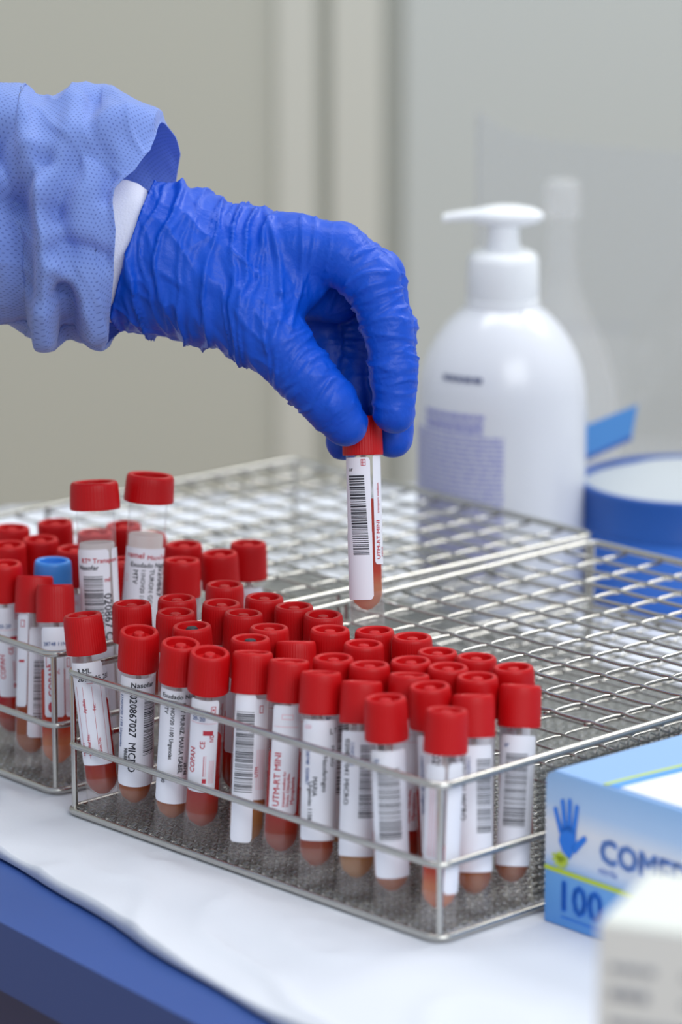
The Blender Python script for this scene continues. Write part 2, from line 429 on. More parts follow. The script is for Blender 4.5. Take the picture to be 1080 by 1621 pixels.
MATS = [M['paper'], M['ink'], M['ink_red'], M['ink_blue'], M['ink_pink']]
class Label:
    """paper label wrapped on a tube: s runs to the right, t up, both in millimetres"""
    def __init__(s, r, up=0.0): s.r = r*1000; s.b = MB(); s.up = up
    def P(s, x, y, lift):
        an = -math.pi/2+x/s.r; rr = (s.r+lift)/1000
        return (rr*math.cos(an), rr*math.sin(an), (y+s.up)/1000)
    def paper(s, s0, s1, t0, t1, cr=1.2, lift=0.10, slant=0.0):
        n = max(4, int((s1-s0)/0.6)); vs = []; fs = []; mt = 8
        for i in range(n+1):
            x = s0+(s1-s0)*i/n; d = min(x-s0, s1-x); ins = 0
            if d < cr: ins = cr-math.sqrt(max(0, cr*cr-(cr-d)**2))
            for j in range(mt+1):
                y = (t0+ins)+(t1-t0-2*ins)*j/mt
                vs.append(s.P(x+slant*(y-t0), y, lift))
        for i in range(n):
            for j in range(mt): a = i*(mt+1)+j; fs.append((a, a+mt+1, a+mt+2, a+1))
        s.b.add(vs, fs, 0)
    def rect(s, s0, t0, s1, t1, m, lift=0.17):
        n = max(1, int(abs(s1-s0)/0.9)); vs = []; fs = []
        for i in range(n+1):
            x = s0+(s1-s0)*i/n; vs += [s.P(x, t0, lift), s.P(x, t1, lift)]
        for i in range(n): fs.append((2*i, 2*i+2, 2*i+3, 2*i+1))
        s.b.add(vs, fs, m)
    def frame(s, s0, t0, s1, t1, w, m):
        s.rect(s0, t0, s1, t0+w, m); s.rect(s0, t1-w, s1, t1, m); s.rect(s0, t0, s0+w, t1, m); s.rect(s1-w, t0, s1, t1, m)
    def text(s, body, s0, t0, size, m=1, rot='h'):
        vs, fs = text_geo(body, size); out = []
        for x, y in vs:
            if rot == 'h': a, c = s0+x, t0+y
            elif rot == 'down': a, c = s0+y, t0-x
            else: a, c = s0-y, t0+x
            out.append((a, c))
        for e in (0.0, 0.035*size): s.b.add([s.P(a+e, c+e, 0.27+e*0.05) for a, c in out], fs, m)
    def barcode(s, s0, t0, s1, t1, seed=1, m=1):
        rnd = random.Random(seed); t = t0
        while t < t1:
            w = rnd.choice((0.18, 0.18, 0.3, 0.5)); s.rect(s0, t, s1, min(t+w, t1), m); t += w+rnd.choice((0.2, 0.22, 0.4, 0.5))
    def mesh(s): return s.b.mesh('label', MATS, True, 180)

def lab_record():
    l = Label(BR); l.paper(-8, 7, 20, 63)
    l.text('3 ML', -4.5, 58.6, 2.9); l.text('2011295 2807', -4.8, 55.2, 2.9)
    l.rect(-1, 54.2, 6, 54.4, 2)
    for x in (-6.0, -3.0, 0.9, 4.6): l.rect(x, 23, x+0.14, 53, 2)
    l.text('Apellido', -2.4, 42, 1.8, 2, 'up'); l.text('Fec.', 1.6, 43, 1.8, 2, 'up'); l.text('Hospital No.', -2.2, 24, 1.8, 2, 'up')
    l.text('Room No.', 2.2, 24, 1.8, 2, 'up'); l.text('Nombre', -5.2, 24, 1.6, 2, 'up'); return l
def lab_micro():
    l = Label(BR); l.paper(-9.5, 10.5, 16, 64)
    l.text('Nasofar', -3.4, 60, 3.1); l.text('020867027  MICRO', -3.6, 57, 4.2, 1, 'down')
    l.text('98688', -5.6, 33, 2.3, 1, 'down'); l.text('11NOV20 1150 Urgencias', -8.4, 56, 2.2, 3, 'down')
    l.barcode(2.4, 30, 8.2, 56, 4); return l
def lab_urg():
    l = Label(BR); l.paper(-9.5, 10.5, 15, 64)
    l.text('Exudado Naso', -7.4, 60.6, 2.6); l.text('MTV', -5.8, 58.5, 2.4, 1, 'down'); l.text('11NOV20 1100 Urgencias', -3.0, 59, 2.3, 1, 'down')
    l.text('2.00', -5.8, 28, 2.5, 1, 'down'); l.text('REY MUNIZ. MARIA ISABEL', 1.0, 59, 2.6, 1, 'down'); l.text('28748', 3.4, 33, 2.2, 1, 'down')
    l.text('020867053 MICRO', 5.6, 60, 3.6, 1, 'down'); return l
def lab_mark():
    l = Label(BR); l.paper(-7, 5.6, 24, 64)
    l.text('20-20', -5.5, 55, 2.4, 3); l.frame(2.2, 58.5, 4.2, 61.5, 0.3, 2); l.rect(2.8, 59.6, 3.6, 60.4, 2)
    l.rect(-6, 54, 5, 54.2, 4); l.text('COPAN', -3.4, 32, 3.2, 2, 'up'); l.text('CE', 0.4, 43, 2.8, 2, 'up')
    l.text('IVD', 3.8, 46, 2.2, 2, 'up'); l.rect(0.0, 28, 1.6, 30, 2); l.rect(-0.5, 49, 3.5, 51, 2)
    for k in range(4): l.rect(2.6+k*0.6, 28, 2.8+k*0.6, 38, 4)
    l.rect(0.2, 31, 0.5, 40, 2); l.rect(1.0, 31, 1.2, 40, 4); return l
def lab_bars():
    l = Label(BR); l.paper(-2, 8.6, 24, 64); l.paper(-7.6, 1.6, 7, 66, 1.6, 0.35)
    l.b.add([], [])
    l2 = l
    for (a, b_, c, d) in ((-6.4, 27, 1.0, 59),):
        rnd = random.Random(9); t = b_
        while t < d: w_ = rnd.choice((0.2, 0.3, 0.5)); l2.rect(a, t, c, t+w_, 1, 0.45); t += w_+rnd.choice((0.25, 0.4, 0.6))
    l.text('UTM', 3.2, 33, 2.0, 2, 'up'); l.frame(3.0, 58.5, 4.8, 61.5, 0.3, 2)
    for k in range(5): l.rect(2.6+k*0.9, 28, 2.8+k*0.9, 44, 4)
    return l
def lab_mini():
    l = Label(BR); l.paper(-6, 6, 22, 65)
    l.frame(-2, 59.5, 2.5, 61.5, 0.2, 4); l.rect(-5, 56.5, 5, 56.7, 4)
    l.text('UTM-RT MINI', -1.6, 25, 3.6, 2, 'up'); l.text('transport medium for', 0.6, 25, 1.6, 2, 'up')
    l.text('Viruses, Chlamydiae,', 2.2, 25, 1.6, 2, 'up'); l.text('Mycoplasma', 4.2, 26, 2.2, 2, 'up'); return l
def lab_smudge():
    l = Label(BR); l.paper(-8.5, 9, 17, 64)
    l.text('CO', -7, 60.5, 2.0, 4); l.text('L', 3.2, 58.5, 3.2); l.text('T', 5.5, 59, 2.6)
    l.text('28748  020867', -6.0, 52, 2.2, 3, 'down'); l.text('Nasofaringeo', 0.8, 50, 2.6, 1, 'down'); l.text('MARIA', -3.0, 42, 2.6, 1, 'down')
    l.text('Urgencias 1158', -4.6, 40, 2.4, 1, 'down'); l.text('MICRO', 4.0, 54, 2.6, 1, 'down'); return l
def lab_colbar():
    l = Label(BR); l.paper(-9, 9, 15, 63)
    l.text('020867041 MICRO', -5.8, 60, 3.2, 1, 'down'); l.text('11NOV20', -3.2, 59, 2.2, 3, 'down')
    l.barcode(0.6, 30, 7.6, 58, 12); return l
def lab_widebar():
    l = Label(BR); l.paper(-7.6, 8.5, 13, 63); l.barcode(-4.6, 28, 4.2, 56, 21); l.text('ar', -5.6, 58.5, 2.6, 3); return l
def lab_side():
    l = Label(BR); l.paper(-9, -0.5, 24, 62); l.paper(0.6, 8, 13, 63, 1.6, 0.3)
    for k in range(5): l.rect(-6.5+k*1.1, 27, -6.2+k*1.1, 56, 4)
    l.text('Urgencias 28748', 2.8, 55, 2.2, 3, 'down'); return l
def lab_copan():
    l = Label(BR); l.paper(-5.6, 3.2, 26, 56); l.paper(3.8, 9, 26, 62); l.paper(-7, 5, 54, 64)
    l.text('28748 11NOV20', -5.6, 56.2, 2.2, 3); l.text('COPAN', -0.8, 34.5, 4.0, 2, 'up')
    for k in range(-6, 7): hh = 2.3*math.sqrt(1-(k/6.6)**2); l.rect(-2.0+k*0.27-0.14, 30.2-hh, -2.0+k*0.27+0.14, 30.2+hh, 2, 0.2)
    l.rect(-4.6, 47, -4.3, 53, 2); l.rect(-4.6, 47, 0, 47.6, 2); l.text('2C', 1.2, 44, 2.0, 2, 'up'); l.frame(4.6, 47, 6.6, 51, 0.3, 2)
    for k in range(4): l.rect(4.4+k*0.9, 28, 4.55+k*0.9, 42, 2)
    return l
def lab_bend():
    l = Label(BR); l.paper(-7.6, -1.6, 26, 66); l.frame(-5.4, 60, -3.2, 63, 0.3, 2); l.rect(-6, 52, -3, 53.5, 2); l.rect(-6, 45, -3, 46, 2)
    l.paper(-1.0, 9, 13, 60, 1.4, 0.4, 0.0)
    rnd = random.Random(5); t = 20
    while t < 46: w_ = rnd.choice((0.2, 0.3, 0.5)); l.rect(1.2, t, 7.5, t+w_, 1, 0.5); t += w_+rnd.choice((0.25, 0.4, 0.6))
    l.text('J', 4.0, 15, 3.0); return l
def lab_red():
    l = Label(BR); l.paper(-7, 7, 24, 63); l.text('DX', -3, 58, 3, 4); l.rect(-6, 50, 5, 50.2, 2)
    l.text('Viruses, Chlamydiae,', 1.4, 26, 1.8, 2, 'up'); l.text('Mycoplasma', 4.0, 26, 2.2, 2, 'up'); return l
def lab_held():
    l = Label(BR); l.paper(-9.5, 2.9, 24.5, 69); l.paper(4.1, 12, 25, 70); l.paper(-9.5, 2.9, 10.6, 40, 1.6, 0.3)
    l.frame(-0.9, 65.5, 1.0, 68.3, 0.25, 2); l.rect(-0.7, 66.8, 0.8, 67.0, 2); l.rect(-0.3, 65.6, 0.0, 68.2, 2)
    l.text('ar', -6.4, 63.5, 2.3)
    rnd = random.Random(33); t = 29.0
    while t < 61: w_ = rnd.choice((0.24, 0.3, 0.4, 0.75)); l.rect(-6.6+0.045*(61-t), t, 0.2+0.045*(61-t), t+w_, 1, 0.34); t += w_+rnd.choice((0.2, 0.25, 0.4, 0.5))
    l.text('UTM-RT MINI', 6.9, 27, 2.7, 2, 'up'); l.text('transport medium', 6.9, 46, 1.7, 2, 'up'); l.text('MINI', 9.6, 28, 2.0, 2, 'up'); return l
def lab_transport():
    l = Label(0.0083, 14.3); l.paper(-11, 5.2, 0, 79, 1.6); l.paper(6.6, 14, 8, 79)
    l.text('RT* Transport', -7.6, 73.2, 2.9, 2); l.text('Nasofar', -9.4, 70.2, 3.0); l.text('ml', 2.5, 65, 2.7, 2)
    l.barcode(-7.0, 41, 1.9, 67.5, 40); l.text('020867 CIJ', 2.0, 60, 5.0, 1, 'down'); return l
def lab_remel():
    l = Label(0.0083, 9.5); l.paper(-11, 12, 2, 81, 1.2)
    l.text('remel', -8.6, 76.6, 3.6, 2); l.text('MicroTest', 1.0, 76.2, 2.7, 2); l.text('Exudado Nasofar', -6.2, 72.8, 2.9)
    l.text('MTV', -4.6, 71.5, 3.1, 1, 'down'); l.text('11NOV20 1158', -1.0, 72, 2.5, 1, 'down')
    l.text('TURON GONZALEZ', 2.6, 72, 2.9, 1, 'down'); l.text('020867', 6.8, 73, 4.4, 1, 'down'); l.frame(-9.0, 66, -7.4, 69, .2, 4); return l
LAB = {k: f().mesh() for k, f in dict(record=lab_record, micro=lab_micro, urg=lab_urg, mark=lab_mark, bars=lab_bars, mini=lab_mini, smudge=lab_smudge,
       colbar=lab_colbar, widebar=lab_widebar, side=lab_side, copan=lab_copan, bend=lab_bend, red=lab_red, held=lab_held, transport=lab_transport, remel=lab_remel).items()}

def put_tube(base, top, label, group, lab='red', liq='liq_red', level=0.045, spin=0.0, kind='small'):
    base = Vector(base); d = (Vector(top)-base).normalized()
    e = bpy.data.objects.new('sample_tube', None); C.objects.link(e); e.empty_display_size = 0.01
    e.location = base; e.rotation_mode = 'QUATERNION'
    e.rotation_quaternion = Vector((0, 0, 1)).rotation_difference(d) @ Quaternion((0, 0, 1), R(spin)-base.x/base.y)
    tag(e, label, 'test tube', group)
    L = {'small': TL, 'held': 0.086, 'tall': 0.1215, 'dot': TL, 'blue': TL}[kind]
    br = 0.0083 if kind == 'tall' else BR
    link('tube_body', {'held': body_held, 'tall': body_tall}.get(kind, body_small), e)
    link('cap', {'tall': cap_tall, 'dot': cap_dot, 'blue': cap_blue}.get(kind, cap_red), e, (0, 0, L))
    link('liquid', liquid_mesh(br, level, liq), e)
    if kind != 'tall': link('swab_stick', swab_m, e)
    link('label', LAB[lab], e)
    return e
def rk(O, yaw, x, y, z=0.0):
    a = Vector((math.cos(yaw), -math.sin(yaw), 0)); b = Vector((math.sin(yaw), math.cos(yaw), 0))
    return O+a*(x/1000)+b*(y/1000)+Vector((0, 0, z))
G1 = 'red-capped sample tubes in the nearer rack'; G2 = 'sample tubes in the farther rack'
# [top x, top y, base x, base y] in millimetres in the rack, kind, printed label, liquid, level, spin, description
NEAR = [
 ([3.6,6.3,14.6,7.8],'small','record','liq_red',.046,-4,'leaning red-capped tube at the left corner of the nearer rack, label reads 3 ML'),
 ([39.4,6.3,29.4,10.5],'small','micro','liq_brown',.022,4,'red-capped front row tube whose label reads MICRO'),
 ([64.9,6.3,55.1,8.2],'small','urg','liq_brown',.022,2,'front row tube with closely printed black upright text, right of the MICRO tube'),
 ([82.4,6.2,71.0,10.1],'small','mark','liq_red',.046,-6,'front row tube with small CE label above bright red liquid, fourth from left'),
 ([93.2,19.3,100.5,7.8],'small','bars','liq_amber',.024,4,'front row tube with long grey barcode flap hanging low, fifth from left'),
 ([112.5,21.2,118.4,9.6],'small','mini','liq_red',.046,0,'front row tube with red upright MINI lettering, sixth from left'),
 ([132.4,19.3,141.2,7.8],'small','smudge','liq_dark',.046,6,'front row tube with smudged leaning label, just right of the red MINI lettering'),
 ([150.3,24.0,162.2,9.2],'small','colbar','liq_amber',.024,-4,'front row tube tipped back, cap seen edge-on, eighth from left'),
 ([177.7,9.8,182.0,9.9],'small','widebar','liq_brown',.03,4,'front row tube with wide barcode, just left of the rack corner tube'),
 ([204.0,16.4,208.2,8.0],'small','side','liq_orange',.03,6,'nearest tube, standing behind the front corner post of the nearer rack'),
 ([192.4,42.3,206.8,29.1],'small','colbar','liq_brown',.028,4,'tube between the corner post tube and the rightmost tube on the right side'),
 ([195.8,64.9,206.8,48.8],'small','widebar','liq_brown',.028,0,'rightmost red-capped tube with barcode beside the side mesh'),
 ([181.7,75.5,184.5,76.1],'small','red','liq_red',.04,0,'red cap directly behind the rightmost tube, last in the back row'),
 ([161.7,75.5,161.8,72.5],'small','red','liq_red',.04,10,'back row red cap, second from the right end of the nearer rack'),
 ([181.6,55.6,182.3,55.3],'small','widebar','liq_brown',.03,0,'red cap left of the rightmost tube, touching its left side'),
 ([164.2,57.2,163.9,55.8],'small','red','liq_red',.04,0,'red cap in the third row, in front of the second from last back cap'),
 ([145.6,70.0,145.8,68.1],'small','red','liq_red',.04,0,'back row red cap, third from the right end of the nearer rack'),
 ([177.9,33.3,179.7,35.9],'small','micro','liq_dark',.04,30,'red cap directly behind the wide barcode tube near the front corner'),
 ([147.7,53.1,149.1,53.5],'small','red','liq_red',.04,0,'red cap in the third row above the cap tipped away from view'),
 ([159.4,40.8,165.7,30.6],'small','mini','liq_red',.04,0,'second row red cap tipped away, behind the eighth front tube to its right'),
 ([123.1,78.3,123.2,77.7],'small','red','liq_red',.04,0,'back row red cap, second right of the hand-held tube'),
 ([117.1,57.1,116.4,54.7],'small','red','liq_red',.04,0,'third row red cap just below the foot of the hand-held tube'),
 ([140.3,37.8,143.2,34.4],'small','widebar','liq_amber',.03,20,'second row red cap behind the eighth and seventh front tubes'),
 ([123.8,34.0,124.4,33.9],'small','widebar','liq_amber',.03,20,'second row red cap behind the smudged label tube'),
 ([105.7,74.1,108.0,74.4],'small','red','liq_red',.04,0,'back row red cap overlapping the foot of the hand-held tube'),
 ([9.5,79.4,9.5,78.3],'small','red','liq_red',.04,0,'red cap at the back left corner of the nearer rack, behind two others'),
 ([12.5,50.0,13.4,49.7],'small','red','liq_red',.04,0,'left side red cap above a bright wire, fourth along the left edge'),
 ([29.0,34.9,27.8,34.5],'small','red','liq_red',.04,0,'red cap right behind the dark-dotted cap nearest the MICRO tube'),
 ([49.7,25.4,51.0,28.2],'dot','red','liq_red',.04,0,'left one of the two red caps with a dark dot'),
 ([31.4,58.0,29.6,57.0],'small','red','liq_red',.04,0,'red cap in the middle rows with a glossy rim, behind three others'),
 ([49.1,54.3,48.2,50.5],'small','red','liq_red',.04,0,'middle red cap between the left dark-dotted cap and the back row'),
 ([36.1,77.8,34.8,76.2],'small','red','liq_red',.04,0,'back row red cap with water drops, leftmost of the back row line'),
 ([55.5,76.6,56.8,76.3],'small','red','liq_red',.04,0,'second cap of the back row line, left of the hand-held tube'),
 ([73.7,76.0,71.8,76.9],'small','red','liq_red',.04,0,'third cap of the back row line, nearest left of the hand-held tube'),
 ([73.1,46.5,73.5,43.8],'small','red','liq_red',.04,0,'red cap directly behind the right dark-dotted cap'),
 ([92.1,62.3,91.7,60.7],'small','red','liq_red',.04,0,'red cap left of the foot of the hand-held tube, one row nearer'),
 ([80.0,29.9,80.7,28.3],'dot','red','liq_red',.04,0,'right one of the two red caps with a dark dot'),
 ([90.0,45.5,104.3,32.1],'small','red','liq_red',.04,0,'tipped red cap seen edge-on right of the dark-dotted cap'),
 ([5.6,31.1,9.4,30.6],'small','red','liq_red',.04,0,'left edge red cap between the MICRO tube and the two tall tubes'),
]
for (q, kind, lab, liq, lev, spin, desc) in NEAR:
    q = list(q); l2 = math.hypot(q[0]-q[2], q[1]-q[3])/1000
    put_tube(rk(O1, YAW1, q[2], q[3], 0.0034), rk(O1, YAW1, q[0], q[1], 0.0034+math.sqrt(TL**2-l2**2)), desc, G1, lab, liq, lev, spin, kind)
FARR = [
 ([-37.8,101.2,-36.2,102.4],'small','red','liq_red',.04,0,'red cap right of the taller pair of tubes, farthest of that cluster'),
 ([-15.1,102.8,-13.4,104.4],'small','red','liq_red',.04,0,'red cap in the middle of the three farthest caps right of the tall tubes'),
 ([-21.0,124.1,-18.6,122.2],'small','red','liq_red',.04,0,'rightmost red cap of the farther rack, alone against the empty grid'),
 ([-16.4,82.8,-14.9,79.8],'small','red','liq_red',.04,0,'red cap touching the right side of the right tall tube'),
 ([-113.6,63.3,-114.3,60.3],'small','red','liq_red',.04,0,'red cap at the left frame edge, highest of those at the edge'),
 ([-108.6,83.6,-106.9,85.5],'small','red','liq_red',.04,0,'highest red cap left of the left tall tube'),
 ([-88.6,42.6,-88.8,45.0],'small','red','liq_red',.04,0,'red cap at the left frame edge, second one down'),
 ([-87.4,59.6,-88.5,60.0],'small','red','liq_red',.04,0,'red cap behind the blue cap, to its upper left'),
 ([-52.5,40.2,-52.1,38.3],'blue','red','liq_red',.04,0,'the only blue-capped tube'),
 ([-62.1,20.7,-61.2,23.5],'small','mark','liq_red',.046,14,'red-capped tube cut by the left frame edge, label in full view'),
 ([-44.8,24.6,-29.9,9.4],'small','bend','liq_brown',.04,-6,'red-capped tube with a peeling barcode label, second from the corner post of the farther rack'),
 ([-26.1,21.4,-10.2,9.4],'small','copan','liq_orange',.046,0,'red-capped tube with upright red lettering and a red drop, behind the farther rack corner post'),
 ([-63.2,60.1,-64.7,61.4],'small','red','liq_red',.04,0,'red cap right above the blue cap, half hidden by the left tall tube'),
 ([-84.4,103.7,-84.5,106.3],'small','red','liq_red',.04,0,'red cap seen in the gap between the two tall tubes'),
 ([-32.7,62.3,-31.9,63.2],'small','red','liq_red',.04,0,'lower red cap in the gap between the two tall tubes'),
 ([-81.4,85.3,-80.4,85.6],'small','red','liq_red',.04,0,'red cap seen through the clear neck of the left tall tube'),
 ([-61.0,99.7,-63.0,101.7],'small','red','liq_red',.04,0,'red cap seen through the clear neck of the right tall tube'),
]
for (q, kind, lab, liq, lev, spin, desc) in FARR:
    l2 = math.hypot(q[0]-q[2], q[1]-q[3])/1000
    put_tube(rk(O2, YAW2, q[2], q[3], 0.0034), rk(O2, YAW2, q[0], q[1], 0.0034+math.sqrt(TL**2-l2**2)), desc, G2, lab, liq, lev, spin, kind)
# two tall tubes standing well above the others
FW = Vector((0, CP, -SP)); UPV = Vector((0, SP, CP))
def tall(mid_px, top_px, lean_deg, lab, desc, spin, zr=0.06):
    mid = on_plane(mid_px[0], mid_px[1], zr)
    d = (mid-Vector((0, 0, CAM_H))).dot(FW); k = d/FPX
    dx = (top_px[0]-mid_px[0])*k; dy = (mid_px[1]-top_px[1])*k
    perp = math.hypot(dx, dy)
    dirv = (Vector((1, 0, 0))*dx+UPV*dy)+FW*(perp*math.tan(R(lean_deg)))
    dirv.normalize()
    base = mid-dirv*((mid.z-0.0036)/dirv.z)
    put_tube(base, base+dirv*0.1, desc, G2, lab, 'liq_pale', 0.0955, spin, 'tall')
    return base, base+dirv*0.1215
T1 = tall((160, 1000), (150.6, 762), -6.5, 'transport', 'left one of the two tall wide-capped tubes, label reads Transport', 0)
T2 = tall((221, 985), (240, 755), -9, 'remel', 'right one of the two tall wide-capped tubes, label reads Exudado', 0)

# tube held up in the gloved fingers, square to the line of sight
D0 = 1.52
tp = at_depth(573, 659, D0); bp = at_depth(582, 990, D0)
bp = tp+(bp-tp).normalized()*0.086
put_tube(bp, tp, 'red-capped tube held up between the gloved thumb and fingers', 'sample tube held in the hand', 'held', 'liq_orange', 0.052, 0, 'held')

# ------------------------------------------------------------------ pump bottle
def build_pump():
    base = on_plane(791, 945, 0); L = base.copy()
    mb = pmat('bottle_white', (220, 222, 228), 0.22, Specular_IOR_Level=0.5); mc = pmat('pump_white', (236, 238, 240), 0.35)
    ml = pmat('print_violet', (150, 152, 205), 0.6); md = pmat('print_navy', (92, 100, 135), 0.6)
    t = thing('pump_bottle', 'white pump dispenser bottle with violet small print, behind the wire racks', 'bottle', (L.x, L.y, 0))
    k = 1/3.125/0.98/1000
    def zz(v): return (945-v)*k*0.99
    r = lambda px: px/3.125/1000
    b = MB()
    prof = [(0, 0.002), (r(124), 0.0), (r(131), 0.003), (r(133), 0.008), (r(133), zz(640)), (r(131), zz(606)), (r(126), zz(580)), (r(117), zz(555)), (r(104), zz(531)), (r(88), zz(509)), (r(72), zz(493)), (r(60), zz(484)), (r(56), zz(480)), (r(50), zz(478)), (r(50), zz(470))]
    b.lathe(prof, 96); b.build('bottle_body', mb, t, angle=70)
    b = MB()
    b.lathe([(r(50), zz(481)), (r(57), zz(480)), (r(57), zz(469)), (r(55.5), zz(468)), (r(55.5), zz(466)), (r(56.5), zz(464)), (r(55), zz(410)), (r(52), zz(401)), (r(44), zz(396)), (r(30), zz(393)), (0, zz(392))], 72, rib=lambda q, an: 0.00012*math.cos(an*40) if q in (5, 6) else 0)
    b.build('collar', mc, t, angle=50)
    b = MB(); b.lathe([(r(29), zz(394)), (r(25), zz(380)), (r(24), zz(352))], 32); b.build('stem', mc, t)
    b = MB()   # domed oval pump head
    b.lathe([(0, zz(357)), (r(30), zz(357)), (r(48), zz(352)), (r(57), zz(346)), (r(59), zz(342)), (r(55), zz(336)), (r(42), zz(330)), (r(22), zz(326)), (0, zz(325))], 48)
    for v in range(len(b.v)): b.v[v] = (b.v[v][0]+0.0015, b.v[v][1]*0.62, b.v[v][2])
    b.build('pump_head', mc, t, angle=60)
    b = MB(); n = 10; vs = []; st = [(-0.004, .0075, zz(331), zz(350)), (-0.012, .0065, zz(331), zz(349)), (-0.020, .0052, zz(334), zz(349)), (-0.0265, .0045, zz(337), zz(350)), (-0.030, .0040, zz(340), zz(352))]
    for (x, hw, zt, zb) in st:
        zc = (zt+zb)/2; hh = (zt-zb)/2
        for j in range(n*2): an = math.pi*j/n; vs.append((x, hw*math.copysign(abs(math.cos(an))**.7, math.cos(an)), zc+hh*math.copysign(abs(math.sin(an))**.7, math.sin(an))))
    N = n*2; fs = [(i*N+j, i*N+(j+1) % N, (i+1)*N+(j+1) % N, (i+1)*N+j) for i in range(len(st)-1) for j in range(N)]+[tuple(range((len(st)-1)*N, len(st)*N)), tuple(reversed(range(N)))]
    b.add(vs, fs); b.build('nozzle', mc, t)
    # printing: rows of tiny marks following the curve of the bottle
    b = MB(); rnd = random.Random(2); R0 = r(133)+0.0002; off = -base.x/base.y
    def mark(a0, a1, z0, z1, mi, rr=R0):
        nn = max(1, int((a1-a0)/0.05)); vs = []
        for i in range(nn+1):
            an = -math.pi/2+off+a0+(a1-a0)*i/nn; vs += [(rr*math.cos(an), rr*math.sin(an), z0), (rr*math.cos(an), rr*math.sin(an), z1)]
        b.add(vs, [(2*i, 2*i+2, 2*i+3, 2*i+1) for i in range(nn)], mi)
    z = zz(662)
    while z > zz(880):
        a = -1.35
        while a < 0.02:
            wd = rnd.uniform(0.06, 0.22); mark(a, min(a+wd, 0.03), z-0.00145, z, 0); a += wd+0.018
        z -= 0.0024
    for z in (zz(628), zz(640), zz(650)):
        a = -1.05
        while a < -0.22: wd = rnd.uniform(0.05, 0.14); mark(a, min(a+wd, -0.2), z-0.0026, z, 0); a += wd+0.015
    a = -0.78
    rr = r(124)
    while a < -0.3: wd = rnd.uniform(0.05, 0.12); mark(a, a+wd, zz(580), zz(571), 1, r(127)+0.0002); a += wd+0.02
    b.build('printing', [ml, md], t)
build_pump()

# ------------------------------------------------------------------ blue tub with raised flap
def build_tub():
    c = on_plane(1090, 939, 0); Rr = 0.0575; H = 0.060
    m1 = pmat('tub_blue', (48, 112, 205), 0.4); m2 = pmat('tub_lid_blue', (30, 84, 165), 0.4); m3 = pmat('tub_inner', (182, 188, 192), 0.6)
    m4 = pmat('flap_blue', (62, 130, 196), 0.5)
    t = thing('blue_tub', 'round blue tub with pale lid and raised blue flap, right of the pump bottle', 'tub', (c.x, c.y, 0))
    b = MB(); b.lathe([(0, 0.001), (Rr*0.93, 0), (Rr*0.96, 0.003), (Rr*0.985, H-0.022), (Rr*0.985, H-0.018)], 96); b.build('tub_body', m1, t)
    b = MB(); b.lathe([(Rr*0.99, H-0.022), (Rr*1.02, H-0.021), (Rr*1.02, H-0.0185), (Rr*1.0, H-0.017), (Rr*1.0, H-0.001), (Rr*0.985, H), (Rr*0.95, H), (Rr*0.94, H-0.003)], 96); b.build('rim', m2, t)
    b = MB(); b.lathe([(Rr*0.95, H-0.003), (Rr*0.85, H-0.002), (Rr*0.6, H+0.003), (Rr*0.3, H+0.0045), (0, H+0.005)], 72); b.build('lid', m3, t)
    # flap hinged at the back left of the rim
    D = (c-Vector((0, 0, CAM_H))).dot(FW)+0.02
    P = [at_depth(u, v, D) for (u, v) in ((905, 735), (1000, 692), (1010, 640), (905, 682))]
    b = MB(); nrm = (P[1]-P[0]).cross(P[3]-P[0]).normalized()*0.0012
    vs = [p-c-nrm for p in P]+[p-c+nrm for p in P]
    b.add(vs, [(3, 2, 1, 0), (4, 5, 6, 7), (0, 1, 5, 4), (1, 2, 6, 5), (2, 3, 7, 6), (3, 0, 4, 7)])
    b.build('raised_flap', m4, t, smooth=False)
    b = MB(); q0 = (P[0]-c)*1.0; q1 = (P[1]-c)*1.0
    b.tube([q0, q1], 0.0016, 8); b.build('hinge', m2, t)
build_tub()

